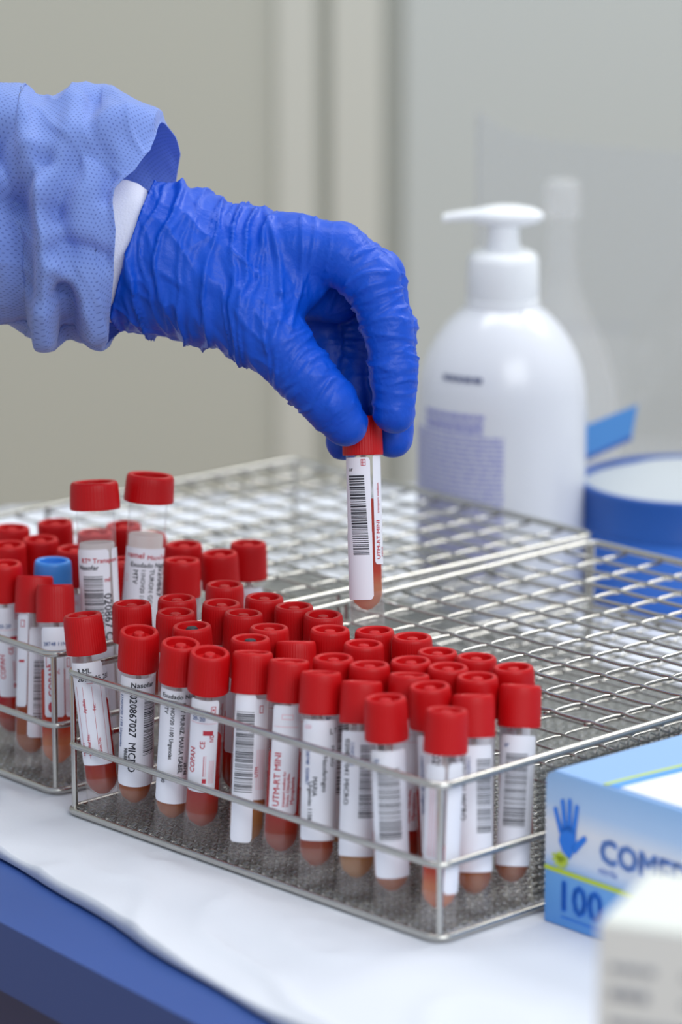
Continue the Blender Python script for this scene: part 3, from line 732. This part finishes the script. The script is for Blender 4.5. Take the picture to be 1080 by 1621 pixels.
# ------------------------------------------------------------------ clear screen and a bottle shape added as its reflection
def build_screen():
    mt = clear_mat('acrylic', haze=0.10, hazecol=(190, 194, 204), rough=0.03); me = clear_mat('acrylic_edge', haze=0.25, hazecol=(170, 174, 188), rough=0.1)
    P0 = on_plane(752, 792, 0); d = Vector((0.86, -0.51, 0)); h = 0.205; n = Vector((0.51, 0.86, 0)); Lg = 0.30
    t = thing('clear_screen', 'faint clear acrylic screen standing behind the pump bottle', 'screen', (P0.x, P0.y, 0), math.atan2(d.y, d.x))
    b = MB(); N = 24; vs = []
    for y in (-0.0012, 0.0012):
        for i in range(N+1):
            x = Lg*i/N; zt = h+0.012*math.exp(-x/0.012)+0.004*math.exp(-x/0.05)
            vs += [(x, y, 0.003), (x, y, zt)]
    o = 2*(N+1); fs = []
    for i in range(N):
        fs += [(2*i, 2*i+2, 2*i+3, 2*i+1), (o+2*i+1, o+2*i+3, o+2*i+2, o+2*i), (2*i+1, 2*i+3, o+2*i+3, o+2*i+1)]
    fs += [(0, 1, o+1, o)]
    b.add(vs, fs); b.build('panel', mt, t, smooth=False)
    b = MB(); b.tube([(0, 0, 0.003), (0, 0, h+0.012)], 0.0007, 8); b.build('panel_edge', me, t)
    b = MB(); b.box(0.002, -0.012, 0.0, 0.020, 0.012, 0.003); b.box(Lg-0.03, -0.012, 0, Lg-0.01, 0.012, 0.003); b.build('foot', me, t, smooth=False)
    g = clear_mat('reflection_milky', haze=0.11, hazecol=(255, 255, 255), rough=0.5, gl=1.0)  # bottle shape added to imitate the pump bottle reflected in the panel
    g2 = clear_mat('reflection_cap_milky', haze=0.22, hazecol=(255, 255, 255), rough=0.5, gl=1.0)
    c = on_plane(884, 776, 0); k = 1/2.86/0.97/1000; z = lambda v: (776-v)*k; r = lambda p: p/2.86/1000
    t = thing('reflection_bottle', 'milky bottle shape standing in for the pump bottle reflection in the screen', 'bottle', (c.x, c.y, 0))
    b = MB(); b.lathe([(0, 0.001), (r(92), 0), (r(96), 0.004), (r(96), z(650)), (r(90), z(600)), (r(72), z(545)), (r(50), z(500)), (r(32), z(460)), (r(24), z(420)), (r(22), z(335))], 48); b.build('bottle_body', g, t)
    b = MB(); b.lathe([(r(22), z(340)), (r(29), z(338)), (r(28), z(290)), (r(24), z(284)), (0, z(283))], 32); b.build('bottle_cap', g2, t)
build_screen()

# ------------------------------------------------------------------ glove box
def build_glove_box():
    c0 = on_plane(862, 1456, 0); ax = Vector((0.66, -0.75, 0)); ay = Vector((0.75, 0.66, 0)); W, D, H = 0.12, 0.24, 0.0600
    yaw = math.atan2(ax.y, ax.x)
    t = thing('glove_box', 'light blue box of disposable gloves with a blue hand mark and number 100', 'box', (c0.x, c0.y, 0), yaw)
    mb = bpy.data.materials.new('box_print'); mb.use_nodes = True; p = mb.node_tree.nodes['Principled BSDF']; p.inputs['Roughness'].default_value = 0.45
    tc = nd(mb, 'ShaderNodeTexCoord'); sp = nd(mb, 'ShaderNodeSeparateXYZ'); rp = nd(mb, 'ShaderNodeValToRGB')
    mrn = nd(mb, 'ShaderNodeMapRange'); mrn.inputs[1].default_value = 0.0; mrn.inputs[2].default_value = H
    lk(mb, tc.outputs['Object'], sp.inputs[0]); lk(mb, sp.outputs[2], mrn.inputs[0]); lk(mb, mrn.outputs[0], rp.inputs[0]); lk(mb, rp.outputs[0], p.inputs['Base Color'])
    e = rp.color_ramp.elements; e[0].position = 0.0; e[0].color = lin((86, 150, 222)); e[1].position = 1.0; e[1].color = lin((150, 190, 232))
    for pos, col in ((0.33, (112, 172, 232)), (0.46, (214, 224, 240)), (0.66, (228, 230, 236)), (0.80, (178, 206, 238))):
        q = e.new(pos); q.color = lin(col)
    mtop = pmat('box_top_blue', (146, 184, 230), 0.45); mw = pmat('box_white', (240, 243, 248), 0.5); mgn = pmat('box_lime', (196, 216, 60), 0.5)
    mbl = pmat('box_ink_blue', (40, 126, 228), 0.5); mtx = pmat('box_text_blue', (124, 160, 224), 0.5); mmid = pmat('box_mid_blue', (90, 160, 236), 0.5)
    b = MB(); rb = 0.004
    # rounded upper edges: extrude a profile along y
    prof = [(0, 0), (0, H-rb), (rb*.3, H-rb*.3), (rb, H), (W-rb, H), (W-rb*.3, H-rb*.3), (W, H-rb), (W, 0)]
    vs = [(x, 0, z) for x, z in prof]+[(x, D, z) for x, z in prof]; n = len(prof)
    b.add(vs, [tuple(range(n)), tuple(reversed(range(n, 2*n)))]+[(i+1, i, i+n, i+1+n) for i in range(n-1)]+[(0, n-1, 2*n-1, n)])
    b.build('carton', mb, t, smooth=False)
    b = MB(); b.box(rb, 0.0005, H, W-rb, D, H+0.0004); b.build('top_panel', mtop, t, smooth=False)
    b = MB(); N = 24
    def cx(y): return 0.0285+0.0026*(y/0.04)**1.4
    def strip(o0, o1, y0, z, mi, far=None):
        vs = []
        for k in range(N+1):
            y = y0+(0.20-y0)*k/N
            vs += [(cx(y)+o0, y, z), (far if far else cx(y)+o1, y, z)]
        b.add(vs, [(2*k, 2*k+1, 2*k+3, 2*k+2) for k in range(N)], mi)
    strip(0, 0.0022, 0.0012, H+0.0007, 0); strip(0.0022, 0.0075, 0.0018, H+0.0007, 1); strip(0.0075, 0.0, 0.0030, H+0.0007, 2, W-0.012)
    b.build('opening_window', [mgn, mmid, mw], t, smooth=False)
    # print on the near face (y = 0 side), x to the right, z up
    b = MB(); F = -0.0003
    def quad(x0, z0, x1, z1, mi, d=0): b.add([(x0, F-d, z0), (x1, F-d, z0), (x1, F-d, z1), (x0, F-d, z1)], [(0, 1, 2, 3)], mi)
    def txt(s_, x, z, size, mi, bold=0.0):
        vs, fs = text_geo(s_, size)
        for dx, dz in ((0, 0), (bold, 0), (0, bold), (bold, bold)): b.add([(x+a+dx, F-0.0001, z+c+dz) for a, c in vs], fs, mi)
    quad(0.0, 0.0208, W, 0.0226, 1)
    txt('100', 0.006, 0.0062, 0.0165, 0, 0.0008); quad(0.009, 0.0035, 0.030, 0.0042, 0)
    txt('COMED', 0.0285, 0.0305, 0.0130, 2, 0.0010); txt('nitrile', 0.0285, 0.0262, 0.0042, 2)
    # open hand mark: palm, four fingers, thumb
    def blob(pts, mi): b.add([(x, F-0.0001, z) for x, z in pts], [tuple(range(len(pts)))], mi)
    def fin(x0, z0, x1, z1, w0, w1):
        dx, dz = x1-x0, z1-z0; l = math.hypot(dx, dz); nx, nz = -dz/l, dx/l
        pts = [(x0-nx*w0, z0-nz*w0), (x1-nx*w1, z1-nz*w1)]
        for k in range(1, 6): an = math.pi*k/6; pts.append((x1-nx*w1*math.cos(an)+dx/l*w1*math.sin(an), z1-nz*w1*math.cos(an)+dz/l*w1*math.sin(an)))
        pts += [(x1+nx*w1, z1+nz*w1), (x0+nx*w0, z0+nz*w0)]
        b.add([(x, F-0.0001, z) for x, z in pts], [tuple(range(len(pts)))], 0)
    blob([(0.0085, 0.0385), (0.0075, 0.0335), (0.0095, 0.0300), (0.0135, 0.0275), (0.0165, 0.0330), (0.0165, 0.0400), (0.0120, 0.0410)], 0)
    for (x0, z0, x1, z1) in ((0.0088, 0.0370, 0.0055, 0.0455), (0.0108, 0.0385, 0.0092, 0.0495), (0.0130, 0.0385, 0.0130, 0.0505), (0.0152, 0.0380, 0.0168, 0.0490)): fin(x0, z0, x1, z1, 0.0012, 0.0010)
    fin(0.0150, 0.0315, 0.0210, 0.0375, 0.0016, 0.0012)
    for an in range(-1, 7): a = R(200+an*28); fin(0.0085, 0.0270, 0.0085+0.0040*math.cos(a), 0.0270+0.0040*math.sin(a), 0.0008, 0.0005)
    b.m = b.m
    k0 = len(b.f)-8
    for q in range(k0, len(b.f)): b.m[q] = 1
    blob([(0.0060, 0.0275), (0.0085, 0.0250), (0.0115, 0.0265), (0.0105, 0.0285), (0.0075, 0.0295)], 1)
    b.build('printing', [mbl, mgn, mtx], t, smooth=False)
build_glove_box()

# ------------------------------------------------------------------ pale carton right at the front
def build_carton():
    D = 1.07
    tl = at_depth(947, 1462, D); H = tl.z
    c0 = Vector((tl.x, tl.y, 0)); yaw = R(-22)
    t = thing('white_carton', 'blurred pale carton with grey print at the lower right corner', 'box', (c0.x, c0.y, 0), yaw)
    m = pmat('carton_pale', (226, 229, 227), 0.6); mt = pmat('carton_top', (226, 228, 220), 0.6); mi = pmat('carton_print', (150, 154, 162), 0.7)
    b = MB(); b.box(0, 0, 0, 0.10, 0.05, H); b.build('carton', m, t, smooth=False)
    b = MB(); b.box(0.0008, 0.0008, H, 0.0992, 0.0492, H+0.0006); b.build('lid_flap', mt, t, smooth=False)
    b = MB(); rnd = random.Random(4)
    for k in range(9):
        z = H-0.014-k*0.0085; x = 0.004
        lim = rnd.choice((0.014, 0.018, 0.024))
        while x < lim: w_ = rnd.uniform(0.002, 0.006); b.box(x, -0.0003, z, x+w_, 0.0002, z+(0.0034 if k == 1 else 0.0022)); x += w_+0.0008
        x = 0.026
        while x < 0.034: w_ = rnd.uniform(0.001, 0.003); b.box(x, -0.0003, z, x+w_, 0.0002, z+0.0022); x += w_+0.001
    b.build('printing', mi, t, smooth=False)
build_carton()

# ------------------------------------------------------------------ gloved hand and gown sleeve
KH = D0/FPX*1000                                     # millimetres per pixel at the hand
HAND0 = at_depth(573, 687, D0)
def hp(u, v, w): return np.array([(u-573)*KH, (687-v)*KH, w])      # right, up, towards the viewer, mm, origin at the held cap
BAS = (Vector((1, 0, 0)), UPV, -FW)
def to_local(V):
    """hand frame in mm -> metres in world axes, relative to the held cap"""
    B3 = np.array([list(x) for x in BAS]); return (V @ B3)/1000.0

def smin(a, b, k):
    h = np.clip(0.5+0.5*(b-a)/k, 0, 1); return b*(1-h)+a*h-k*h*(1-h)
def cone(P, a, b, ra, rb, flat=1.0):
    """round cone between a and b"""
    ba = b-a; L2 = float(ba@ba); pa = P-a
    h = np.clip((pa@ba)/L2, 0, 1)
    q = pa-h[..., None]*ba
    if flat != 1.0: q = q*np.array([1, 1, flat], dtype=np.float32)
    return np.sqrt((q*q).sum(-1))-(ra+(rb-ra)*h)

def J(*a): return np.array(hp(*a), dtype=np.float32)
ARM = [(J(60, 352, -6), 24), (J(150, 382, -6), 26), (J(212, 397, -6), 27.5), (J(262, 411, -6), 29), (J(330, 425, -7), 26.5), (J(395, 420, -10), 22)]
# finger chains: MCP, PIP, DIP, tip with radii
INDEX = [(J(395, 410, 2), 17), (J(468, 394, 6), 12.5), (J(535, 404, 9), 12), (J(588, 450, 11), 11.2), (J(613, 520, 12), 10.0), (J(622, 585, 12.5), 9.6), (J(623, 655, 12.0), 8.6)]
MIDDLE = [(J(395, 405, -12), 16), (J(470, 392, -12), 12.5), (J(536, 396, -12), 12), (J(597, 435, -11), 11), (J(620, 520, -11), 10), (J(624, 600, -11), 9.5), (J(622, 692, -10.5), 8.6)]
RING = [(J(395, 408, -26), 15), (J(468, 400, -30), 11.5), (J(560, 432, -30), 10.5), (J(584, 530, -26), 9.5), (J(566, 620, -20), 9), (J(546, 697, -16.5), 8.2)]
LITTLE = [(J(390, 415, -36), 13), (J(455, 420, -42), 11), (J(515, 465, -40), 10.5), (J(522, 545, -34), 10), (J(528, 615, -28), 9)]
THUMB = [(J(345, 478, 6), 17.5), (J(398, 508, 12), 15.5), (J(440, 548, 16), 13.0), (J(490, 604, 18), 11.6), (J(522, 640, 17.5), 11.0), (J(546, 672, 15.0), 9.4)]
CHAINS = [ARM, INDEX, MIDDLE, RING, LITTLE, THUMB]

def hand_sdf(P):
    def chain(ch, k=4.0):
        d = None
        for (a, ra), (b, rb) in zip(ch[:-1], ch[1:]):
            c = cone(P, a, b, ra, rb); d = c if d is None else smin(d, c, k)
        return d
    arm = chain(ARM, 10.0)
    palm = smin(arm, chain(INDEX[:3], 8), 12)
    palm = smin(palm, chain(MIDDLE[:3], 8), 10); palm = smin(palm, chain(RING[:3], 8), 10); palm = smin(palm, chain(LITTLE[:3], 8), 10)
    palm = smin(palm, chain(THUMB[:3], 8), 14)
    # thumb web
    web = cone(P, J(440, 470, 8), J(478, 455, 4), 11, 8); palm = smin(palm, web, 12)
    palm2 = cone(P, J(420, 450, -20), J(470, 450, -26), 14, 11); palm = smin(palm, palm2, 10)
    palm = smin(palm, cone(P, J(440, 470, -30), J(510, 510, -34), 13, 10), 8)
    palm = smin(palm, cone(P, J(462, 455, -10), J(535, 470, -16), 11, 10), 8)
    d = palm
    for ch in (INDEX, MIDDLE, RING, LITTLE): d = smin(d, chain(ch[1:], 3.0), 2.0)
    d = smin(d, chain(THUMB[1:], 3.0), 5.0)
    return d

def surface_nets(F, org, h):
    sg = F < 0
    c = [sg[i:sg.shape[0]-1+i, j:sg.shape[1]-1+j, k:sg.shape[2]-1+k] for i in (0, 1) for j in (0, 1) for k in (0, 1)]
    n = sum(x.astype(np.int8) for x in c); mixed = (n > 0) & (n < 8)
    ids = -np.ones(mixed.shape, dtype=np.int64); idx = np.argwhere(mixed); ids[mixed] = np.arange(len(idx))
    acc = np.zeros((len(idx), 3)); cnt = np.zeros(len(idx))
    corners = [(i, j, k) for i in (0, 1) for j in (0, 1) for k in (0, 1)]
    for a in range(8):
        for b in range(a+1, 8):
            A, B = corners[a], corners[b]
            if sum(abs(x-y) for x, y in zip(A, B)) != 1: continue
            fa = F[idx[:, 0]+A[0], idx[:, 1]+A[1], idx[:, 2]+A[2]]; fb = F[idx[:, 0]+B[0], idx[:, 1]+B[1], idx[:, 2]+B[2]]
            cr = (fa < 0) != (fb < 0); t = np.where(cr, fa/np.where(cr, fa-fb, 1), 0)
            p = np.array(A)[None]+t[:, None]*(np.array(B)-np.array(A))[None]
            acc[cr] += p[cr]; cnt[cr] += 1
    V = (idx+acc/cnt[:, None])*h+org
    faces = []
    for ax in range(3):
        s0 = [slice(None)]*3; s1 = [slice(None)]*3; s0[ax] = slice(0, -1); s1[ax] = slice(1, None)
        cr = sg[tuple(s0)] != sg[tuple(s1)]; e = np.argwhere(cr)
        u, v = [(1, 2), (2, 0), (0, 1)][ax]
        ok = (e[:, u] > 0) & (e[:, v] > 0) & (e[:, u] < mixed.shape[u]) & (e[:, v] < mixed.shape[v]); e = e[ok]
        ins = sg[e[:, 0], e[:, 1], e[:, 2]]
        def g(du, dv):
            q = e.copy(); q[:, u] -= du; q[:, v] -= dv; return ids[q[:, 0], q[:, 1], q[:, 2]]
        f = np.stack([g(1, 1), g(0, 1), g(0, 0), g(1, 0)], 1)
        f[~ins] = f[~ins][:, ::-1]
        faces.append(f)
    return V, np.concatenate(faces)

def build_hand():
    mg = pmat('nitrile_blue', (2, 76, 196), 0.45, Specular_IOR_Level=0.35)
    nz = add_bump(mg, 420, 0.22, 0.0012, 3, (1, 1, 1))
    lo = np.array([-123, -22, -62.0]); hi = np.array([36, 108, 46.0]); h = 0.85
    ax = [np.arange(lo[i], hi[i], h, dtype=np.float32) for i in range(3)]
    P = np.stack(np.meshgrid(*ax, indexing='ij'), -1)
    F = hand_sdf(P)
    # the glove is cut off at its cuff; fingers press against the held cap
    r0 = J(243, 286, 0); r1 = J(178, 494, 0); ln = (r1-r0)/np.linalg.norm(r1-r0); nrm = np.array([ln[1], -ln[0], 0]); nrm = nrm if nrm[0] < 0 else -nrm
    cutd = (P-r0)@nrm.astype(np.float32)
    F = np.maximum(F, cutd)
    rad = np.sqrt((P[..., 0]-0.0)**2+P[..., 2]**2)-8.55
    capd = np.maximum(rad, np.abs(P[..., 1]+1)-9.5); F = np.maximum(F, -capd)
    V, Q = surface_nets(F, lo, h)
    # vertex normals from the field gradient
    gx = np.gradient(F, h)
    ii = np.clip(((V-lo)/h).round().astype(int), 0, np.array(F.shape)-1)
    N = np.stack([g[ii[:, 0], ii[:, 1], ii[:, 2]] for g in gx], 1); N /= np.linalg.norm(N, axis=1)[:, None]+1e-9
    # nearest bone: arc length along its chain and tangent
    best = np.full(len(V), 1e9); S_ = np.zeros(len(V)); T_ = np.zeros((len(V), 3)); CI = np.zeros(len(V), int)
    JD = np.full(len(V), 1e9)
    for ci, ch in enumerate(CHAINS):
        arc = 0
        for (a, ra), (b, rb) in zip(ch[:-1], ch[1:]):
            ba = (b-a).astype(float); L = np.linalg.norm(ba); t = ba/L; pa = V-a; s = np.clip(pa@t, 0, L)
            d = np.linalg.norm(pa-s[:, None]*t, axis=1)-(ra+(rb-ra)*s/L)
            k = d < best; best[k] = d[k]; S_[k] = (arc+s)[k]; T_[k] = t; CI[k] = ci; arc += L
    jts = [INDEX[3], INDEX[4], INDEX[5], MIDDLE[3], MIDDLE[4], RING[2], RING[3], THUMB[3], THUMB[2]]
    for (p, r) in jts: JD = np.minimum(JD, np.linalg.norm(V-p, axis=1)-r)
    px = V[:, 0]/KH+573
    D = np.zeros(len(V))
    nf = noise.noise
    slant = np.array([0.975, -0.10, 0.15]); slant /= np.linalg.norm(slant)
    for i in range(len(V)):
        p = V[i]; x = px[i]
        # folds of the loose cuff and wrist, crowding toward the knuckles
        wz = 1.0 if x < 400 else max(0.0, 1-(x-400)/60.0)
        if wz > 0 and CI[i] in (0, 1, 2, 3, 4, 5):
            s = float(p@slant)
            wob = nf(Vector(p*0.035))*5.0+nf(Vector(p*0.09))*1.6
            s2 = s+wob
            q = Vector((s2*0.105, p[1]*0.012, p[2]*0.016+5))
            a = nf(q); rdg = max(0.0, 1-abs(a)*3.6)**1.8
            q2 = Vector((s2*0.19+9, p[1]*0.028+s*0.03, p[2]*0.025))
            a2 = nf(q2); rdg2 = max(0.0, 1-abs(a2)*3.6)**1.5
            q3 = Vector((s*0.09+p[1]*0.07, p[1]*0.03-s*0.02, p[2]*0.03+2)); rdg3 = max(0.0, 1-abs(nf(q3))*5)**1.5
            D[i] += wz*(2.3*rdg+1.2*rdg2+0.8*rdg3+0.9*a-0.9)
        fz = 1-wz
        if fz > 0:
            s = S_[i]; t = T_[i]; per = p-t*float(p@t)
            sw = s+nf(Vector(p*0.06))*3.5
            j = math.exp(-max(0, JD[i])/5.0)
            q = Vector(per*0.035+t*sw*0.17); a = nf(q); rd = max(0.0, 1-abs(a)*3.4)**1.8
            q = Vector(per*0.06+t*sw*0.36+np.array([7, 3, 1])); a2 = nf(q); rd2 = max(0.0, 1-abs(a2)*3.0)**1.5
            D[i] += fz*((0.35+0.75*j)*rd+(0.15+0.5*j)*rd2-0.25)
    # explicit sharp folds running over the back of the hand toward the thumb web
    for (u0, v0, u1, v1, amp, wd) in ((478, 350, 462, 520, 1.0, 1.1), (500, 348, 472, 470, 0.8, 1.0), (420, 335, 445, 470, 1.5, 1.6), (445, 470, 425, 560, 0.9, 1.4), (560, 412, 610, 400, 0.9, 1.0), (548, 455, 612, 436, 0.8, 1.0)):
        a = hp(u0, v0, 0)[:2]; b_ = hp(u1, v1, 0)[:2]; ba = b_-a; L = np.linalg.norm(ba)
        t = np.clip((V[:, :2]-a)@ba/L**2, 0, 1); mid = np.sin(t*math.pi)*2.0
        q = V[:, :2]-a-t[:, None]*ba; nrm2 = np.array([-ba[1], ba[0]])/L
        dd = np.abs(q@nrm2-mid)+np.maximum(0, np.linalg.norm(q, axis=1)-6)*0
        dist = np.sqrt((q@nrm2-mid)**2+np.where((t <= 0) | (t >= 1), (q**2).sum(1), 0))
        D += amp*np.exp(-(dist/wd)**2)*(N[:, 2] > -0.3)*(V[:, 2] > -12)
    # keep the finger pads where they touch the cap
    touch = np.exp(-np.maximum(0, np.sqrt(V[:, 0]**2+V[:, 2]**2)-8.55)/2.5)*(np.abs(V[:, 1]+1) < 12)
    D *= (1-touch)
    # smooth falloff at the cuff rim
    rim = np.abs((V-r0)@nrm); D *= np.clip(rim/1.0, 0.3, 1)
    V = V+N*D[:, None]
    root = thing('person', 'person in light blue gown and blue nitrile glove, gloved hand holding up a tube', 'person', tuple(HAND0))
    me = bpy.data.meshes.new('glove'); me.from_pydata(to_local(V).tolist(), [], Q.tolist()); me.update()
    me.materials.append(mg); me.polygons.foreach_set('use_smooth', [True]*len(me.polygons))
    o = link('glove', me, root); o['label'] = 'wrinkled blue nitrile glove over the hand'
    return root
person = build_hand()

def build_sleeve():
    def interp(x, tab):
        xs, ys = zip(*tab); return float(np.interp(x, xs, ys))
    TOP = [(-700, 60), (-300, 95), (-60, 118), (0, 127), (30, 150), (55, 153), (85, 146), (110, 134), (135, 125), (165, 129), (190, 143), (215, 160), (250, 188), (285, 212)]
    BOT = [(-700, 430), (-300, 470), (0, 520), (30, 540), (70, 554), (105, 541), (140, 549), (160, 553), (175, 535), (200, 520), (285, 470)]
    # gown sleeve, opening towards the hand; near rim at left, far rim further right
    ms = bpy.data.materials.new('gown_fabric'); ms.use_nodes = True; p = ms.node_tree.nodes['Principled BSDF']
    p.inputs['Roughness'].default_value = 0.8; setin(p, 'Sheen Weight', 0.3)
    uv = nd(ms, 'ShaderNodeUVMap'); sc = nd(ms, 'ShaderNodeSeparateXYZ'); lk(ms, uv.outputs[0], sc.inputs[0])
    def mth(op, a, b=None):
        n = nd(ms, 'ShaderNodeMath', operation=op)
        for i, x in enumerate((a, b)):
            if x is None: continue
            if isinstance(x, (int, float)): n.inputs[i].default_value = x
            else: lk(ms, x, n.inputs[i])
        return n.outputs[0]
    u = mth('DIVIDE', sc.outputs[0], 1.7); v = mth('DIVIDE', sc.outputs[1], 1.5)
    rowp = mth('MULTIPLY', mth('MODULO', mth('FLOOR', v), 2.0), 0.5)
    fu = mth('SUBTRACT', mth('FRACT', mth('ADD', u, rowp)), 0.5); fv = mth('SUBTRACT', mth('FRACT', v), 0.5)
    r2 = mth('ADD', mth('MULTIPLY', fu, fu), mth('MULTIPLY', fv, fv))
    dot = mth('LESS_THAN', r2, 0.045)
    mx = nd(ms, 'ShaderNodeMix', data_type='RGBA'); lk(ms, dot, mx.inputs[0]); mx.inputs[6].default_value = lin((146, 174, 238)); mx.inputs[7].default_value = lin((114, 138, 206))
    lk(ms, mx.outputs[2], p.inputs['Base Color'])
    bp_ = nd(ms, 'ShaderNodeBump'); bp_.inputs['Strength'].default_value = 0.35; bp_.inputs['Distance'].default_value = 0.0006
    lk(ms, mth('SUBTRACT', 1.0, dot), bp_.inputs['Height']); lk(ms, bp_.outputs[0], p.inputs['Normal'])
    tlc = nd(ms, 'ShaderNodeBsdfTranslucent'); lk(ms, mx.outputs[2], tlc.inputs[0]); mxs = nd(ms, 'ShaderNodeMixShader'); mxs.inputs[0].default_value = 0.35
    lk(ms, p.outputs[0], mxs.inputs[1]); lk(ms, tlc.outputs[0], mxs.inputs[2]); lk(ms, mxs.outputs[0], ms.node_tree.nodes['Material Output'].inputs[0])
    NT, NS = 260, 300; V = []; UV = []
    NEARX = [(-90, 165), (-60, 176), (-35, 186), (-12, 191), (2, 186), (8, 189), (19, 220), (36, 243), (48, 249), (60, 251), (75, 255), (90, 262)]
    FARX = [(90, 262), (105, 276), (125, 281), (150, 272), (180, 262), (215, 235), (240, 205), (260, 178), (270, 168)]
    for i in range(NT+1):
        th = -90+360*i/NT; a = R(th)
        xe = interp(th, NEARX) if th <= 90 else interp(th, FARX)
        for j in range(NS+1):
            s = j/NS; x = xe-(xe+700)*(s**1.35)
            yt, yb = interp(x, TOP), interp(x, BOT); cy = (yt+yb)/2; hy = (yb-yt)/2
            hw = 38+4*math.sin(x*0.01)
            q = hp(x, cy-hy*math.sin(a), -8+hw*math.cos(a))
            V.append(q); UV.append(((x)*KH, th/360*2*math.pi*48))
    V = np.array(V)
    nrow = NS+1
    # folds
    G = V.reshape(NT+1, nrow, 3)
    du = np.gradient(G, axis=0); dv = np.gradient(G, axis=1); N = np.cross(du, dv); N /= np.linalg.norm(N, axis=2)[..., None]+1e-9
    cen = G.mean(axis=0, keepdims=True)
    sgn = np.sign(((G-cen)*N).sum(-1)); N *= sgn[..., None]
    D = np.zeros(G.shape[:2])
    # (u0,v0)->(u1,v1), depth in mm, width in mm; negative = valley
    FOLDS = [((8, 225), (32, 545), -7.5, 7), ((45, 330), (60, 470), -4.0, 5), ((70, 265), (8, 330), -4.5, 6), ((135, 160), (118, 300), 2.0, 8), ((150, 150), (100, 345), -4.5, 6.5),
             ((60, 250), (75, 530), 3.5, 6), ((135, 215), (235, 190), 3.0, 9), ((95, 405), (185, 415), -2.6, 5), ((100, 425), (160, 520), 2.6, 5), ((105, 470), (112, 548), -4.5, 5.0),
             ((85, 340), (130, 470), -2.0, 5), ((165, 250), (185, 320), -2.2, 5), ((30, 150), (20, 300), 3.0, 8), ((0, 400), (35, 540), 3.0, 6), ((-60, 120), (-80, 500), -6, 10), ((-160, 120), (-140, 480), -5, 10), ((-300, 120), (-280, 480), -5, 12), ((-420, 120), (-450, 480), 5, 12)]
    XY = G[..., :2]
    near = np.clip(N[..., 2]*2.5+0.9, 0, 1)
    for (p0, p1, amp, wd) in FOLDS:
        a = hp(p0[0], p0[1], 0)[:2]; b = hp(p1[0], p1[1], 0)[:2]; ba = b-a; L = np.linalg.norm(ba)
        t = ((XY-a)@ba)/L**2; tc = np.clip(t, 0, 1); q = XY-a-tc[..., None]*ba
        bend = np.sin(tc*math.pi*1.3)*1.8
        nn = np.array([-ba[1], ba[0]])/L; d2 = (q@nn-bend)**2+((t-tc)*L)**2
        D += 1.9*amp*np.exp(-d2/(wd*0.85)**2)*near
    for i in range(NT+1):
        for j in range(nrow):
            p_ = G[i, j]
            q = Vector((p_[0]*0.030+p_[1]*0.010, p_[1]*0.012, p_[2]*0.02))
            a = noise.noise(q); b_ = noise.noise(Vector((p_[0]*0.07+p_[1]*0.03+5, p_[1]*0.035, p_[2]*0.05)))
            D[i, j] += 2.8*a+1.1*max(0, 1-abs(b_)*4)**1.4+0.35*noise.noise(Vector(p_*0.16))
    D[-1] = D[0]
    edge = np.clip(np.arange(nrow)/12.0, 0.25, 1)[None]
    G2 = G+N*(D*edge)[..., None]
    G2[-1] = G2[0]
    me = bpy.data.meshes.new('gown_sleeve')
    fs = [(i*nrow+j, (i+1)*nrow+j, (i+1)*nrow+j+1, i*nrow+j+1) for i in range(NT) for j in range(NS)]
    me.from_pydata(to_local(G2.reshape(-1, 3)).tolist(), [], fs); me.update()
    ul = me.uv_layers.new(name='UVMap'); li = np.zeros(len(me.loops), dtype=np.int32); me.loops.foreach_get('vertex_index', li)
    ul.data.foreach_set('uv', np.array(UV)[li].ravel())
    me.materials.append(ms); me.polygons.foreach_set('use_smooth', [True]*len(me.polygons))
    o = link('gown_sleeve', me, person); o['label'] = 'light blue perforated gown sleeve'
    m = o.modifiers.new('thickness', 'SOLIDIFY'); m.thickness = 0.0004
    # white inner cuff
    mw = pmat('cuff_white', (238, 240, 248), 0.85); add_bump(mw, 1200, 0.4, 0.0006, 2)
    b = MB(); n = 96; rows = []
    for k, (x, yt, yb, sc_) in enumerate(((90, 300, 500, 1), (130, 296, 505, 1), (165, 288, 512, 1), (195, 283, 508, 1), (222, 283, 500, 1), (240, 289, 490, 1), (255, 300, 480, 1))):
        cy = (yt+yb)/2; hy = (yb-yt)/2
        for j in range(n):
            an = 2*math.pi*j/n
            wob = 0.6*noise.noise(Vector((x*0.02, math.cos(an)*3, math.sin(an)*3)))
            # the ring follows the slanted glove rim
            xx = x-(-math.sin(an))*-22
            v = hp(xx, cy-hy*math.sin(an), -6+(26.8+wob)*math.cos(an)); rows.append(v)
    L = to_local(np.array(rows)); K = 7
    b.add([tuple(q) for q in L], [(i*n+j, i*n+(j+1) % n, (i+1)*n+(j+1) % n, (i+1)*n+j) for i in range(K-1) for j in range(n)])
    o = b.build('inner_cuff', mw, person, angle=180); o['label'] = 'white inner cuff between sleeve and glove'
build_sleeve()
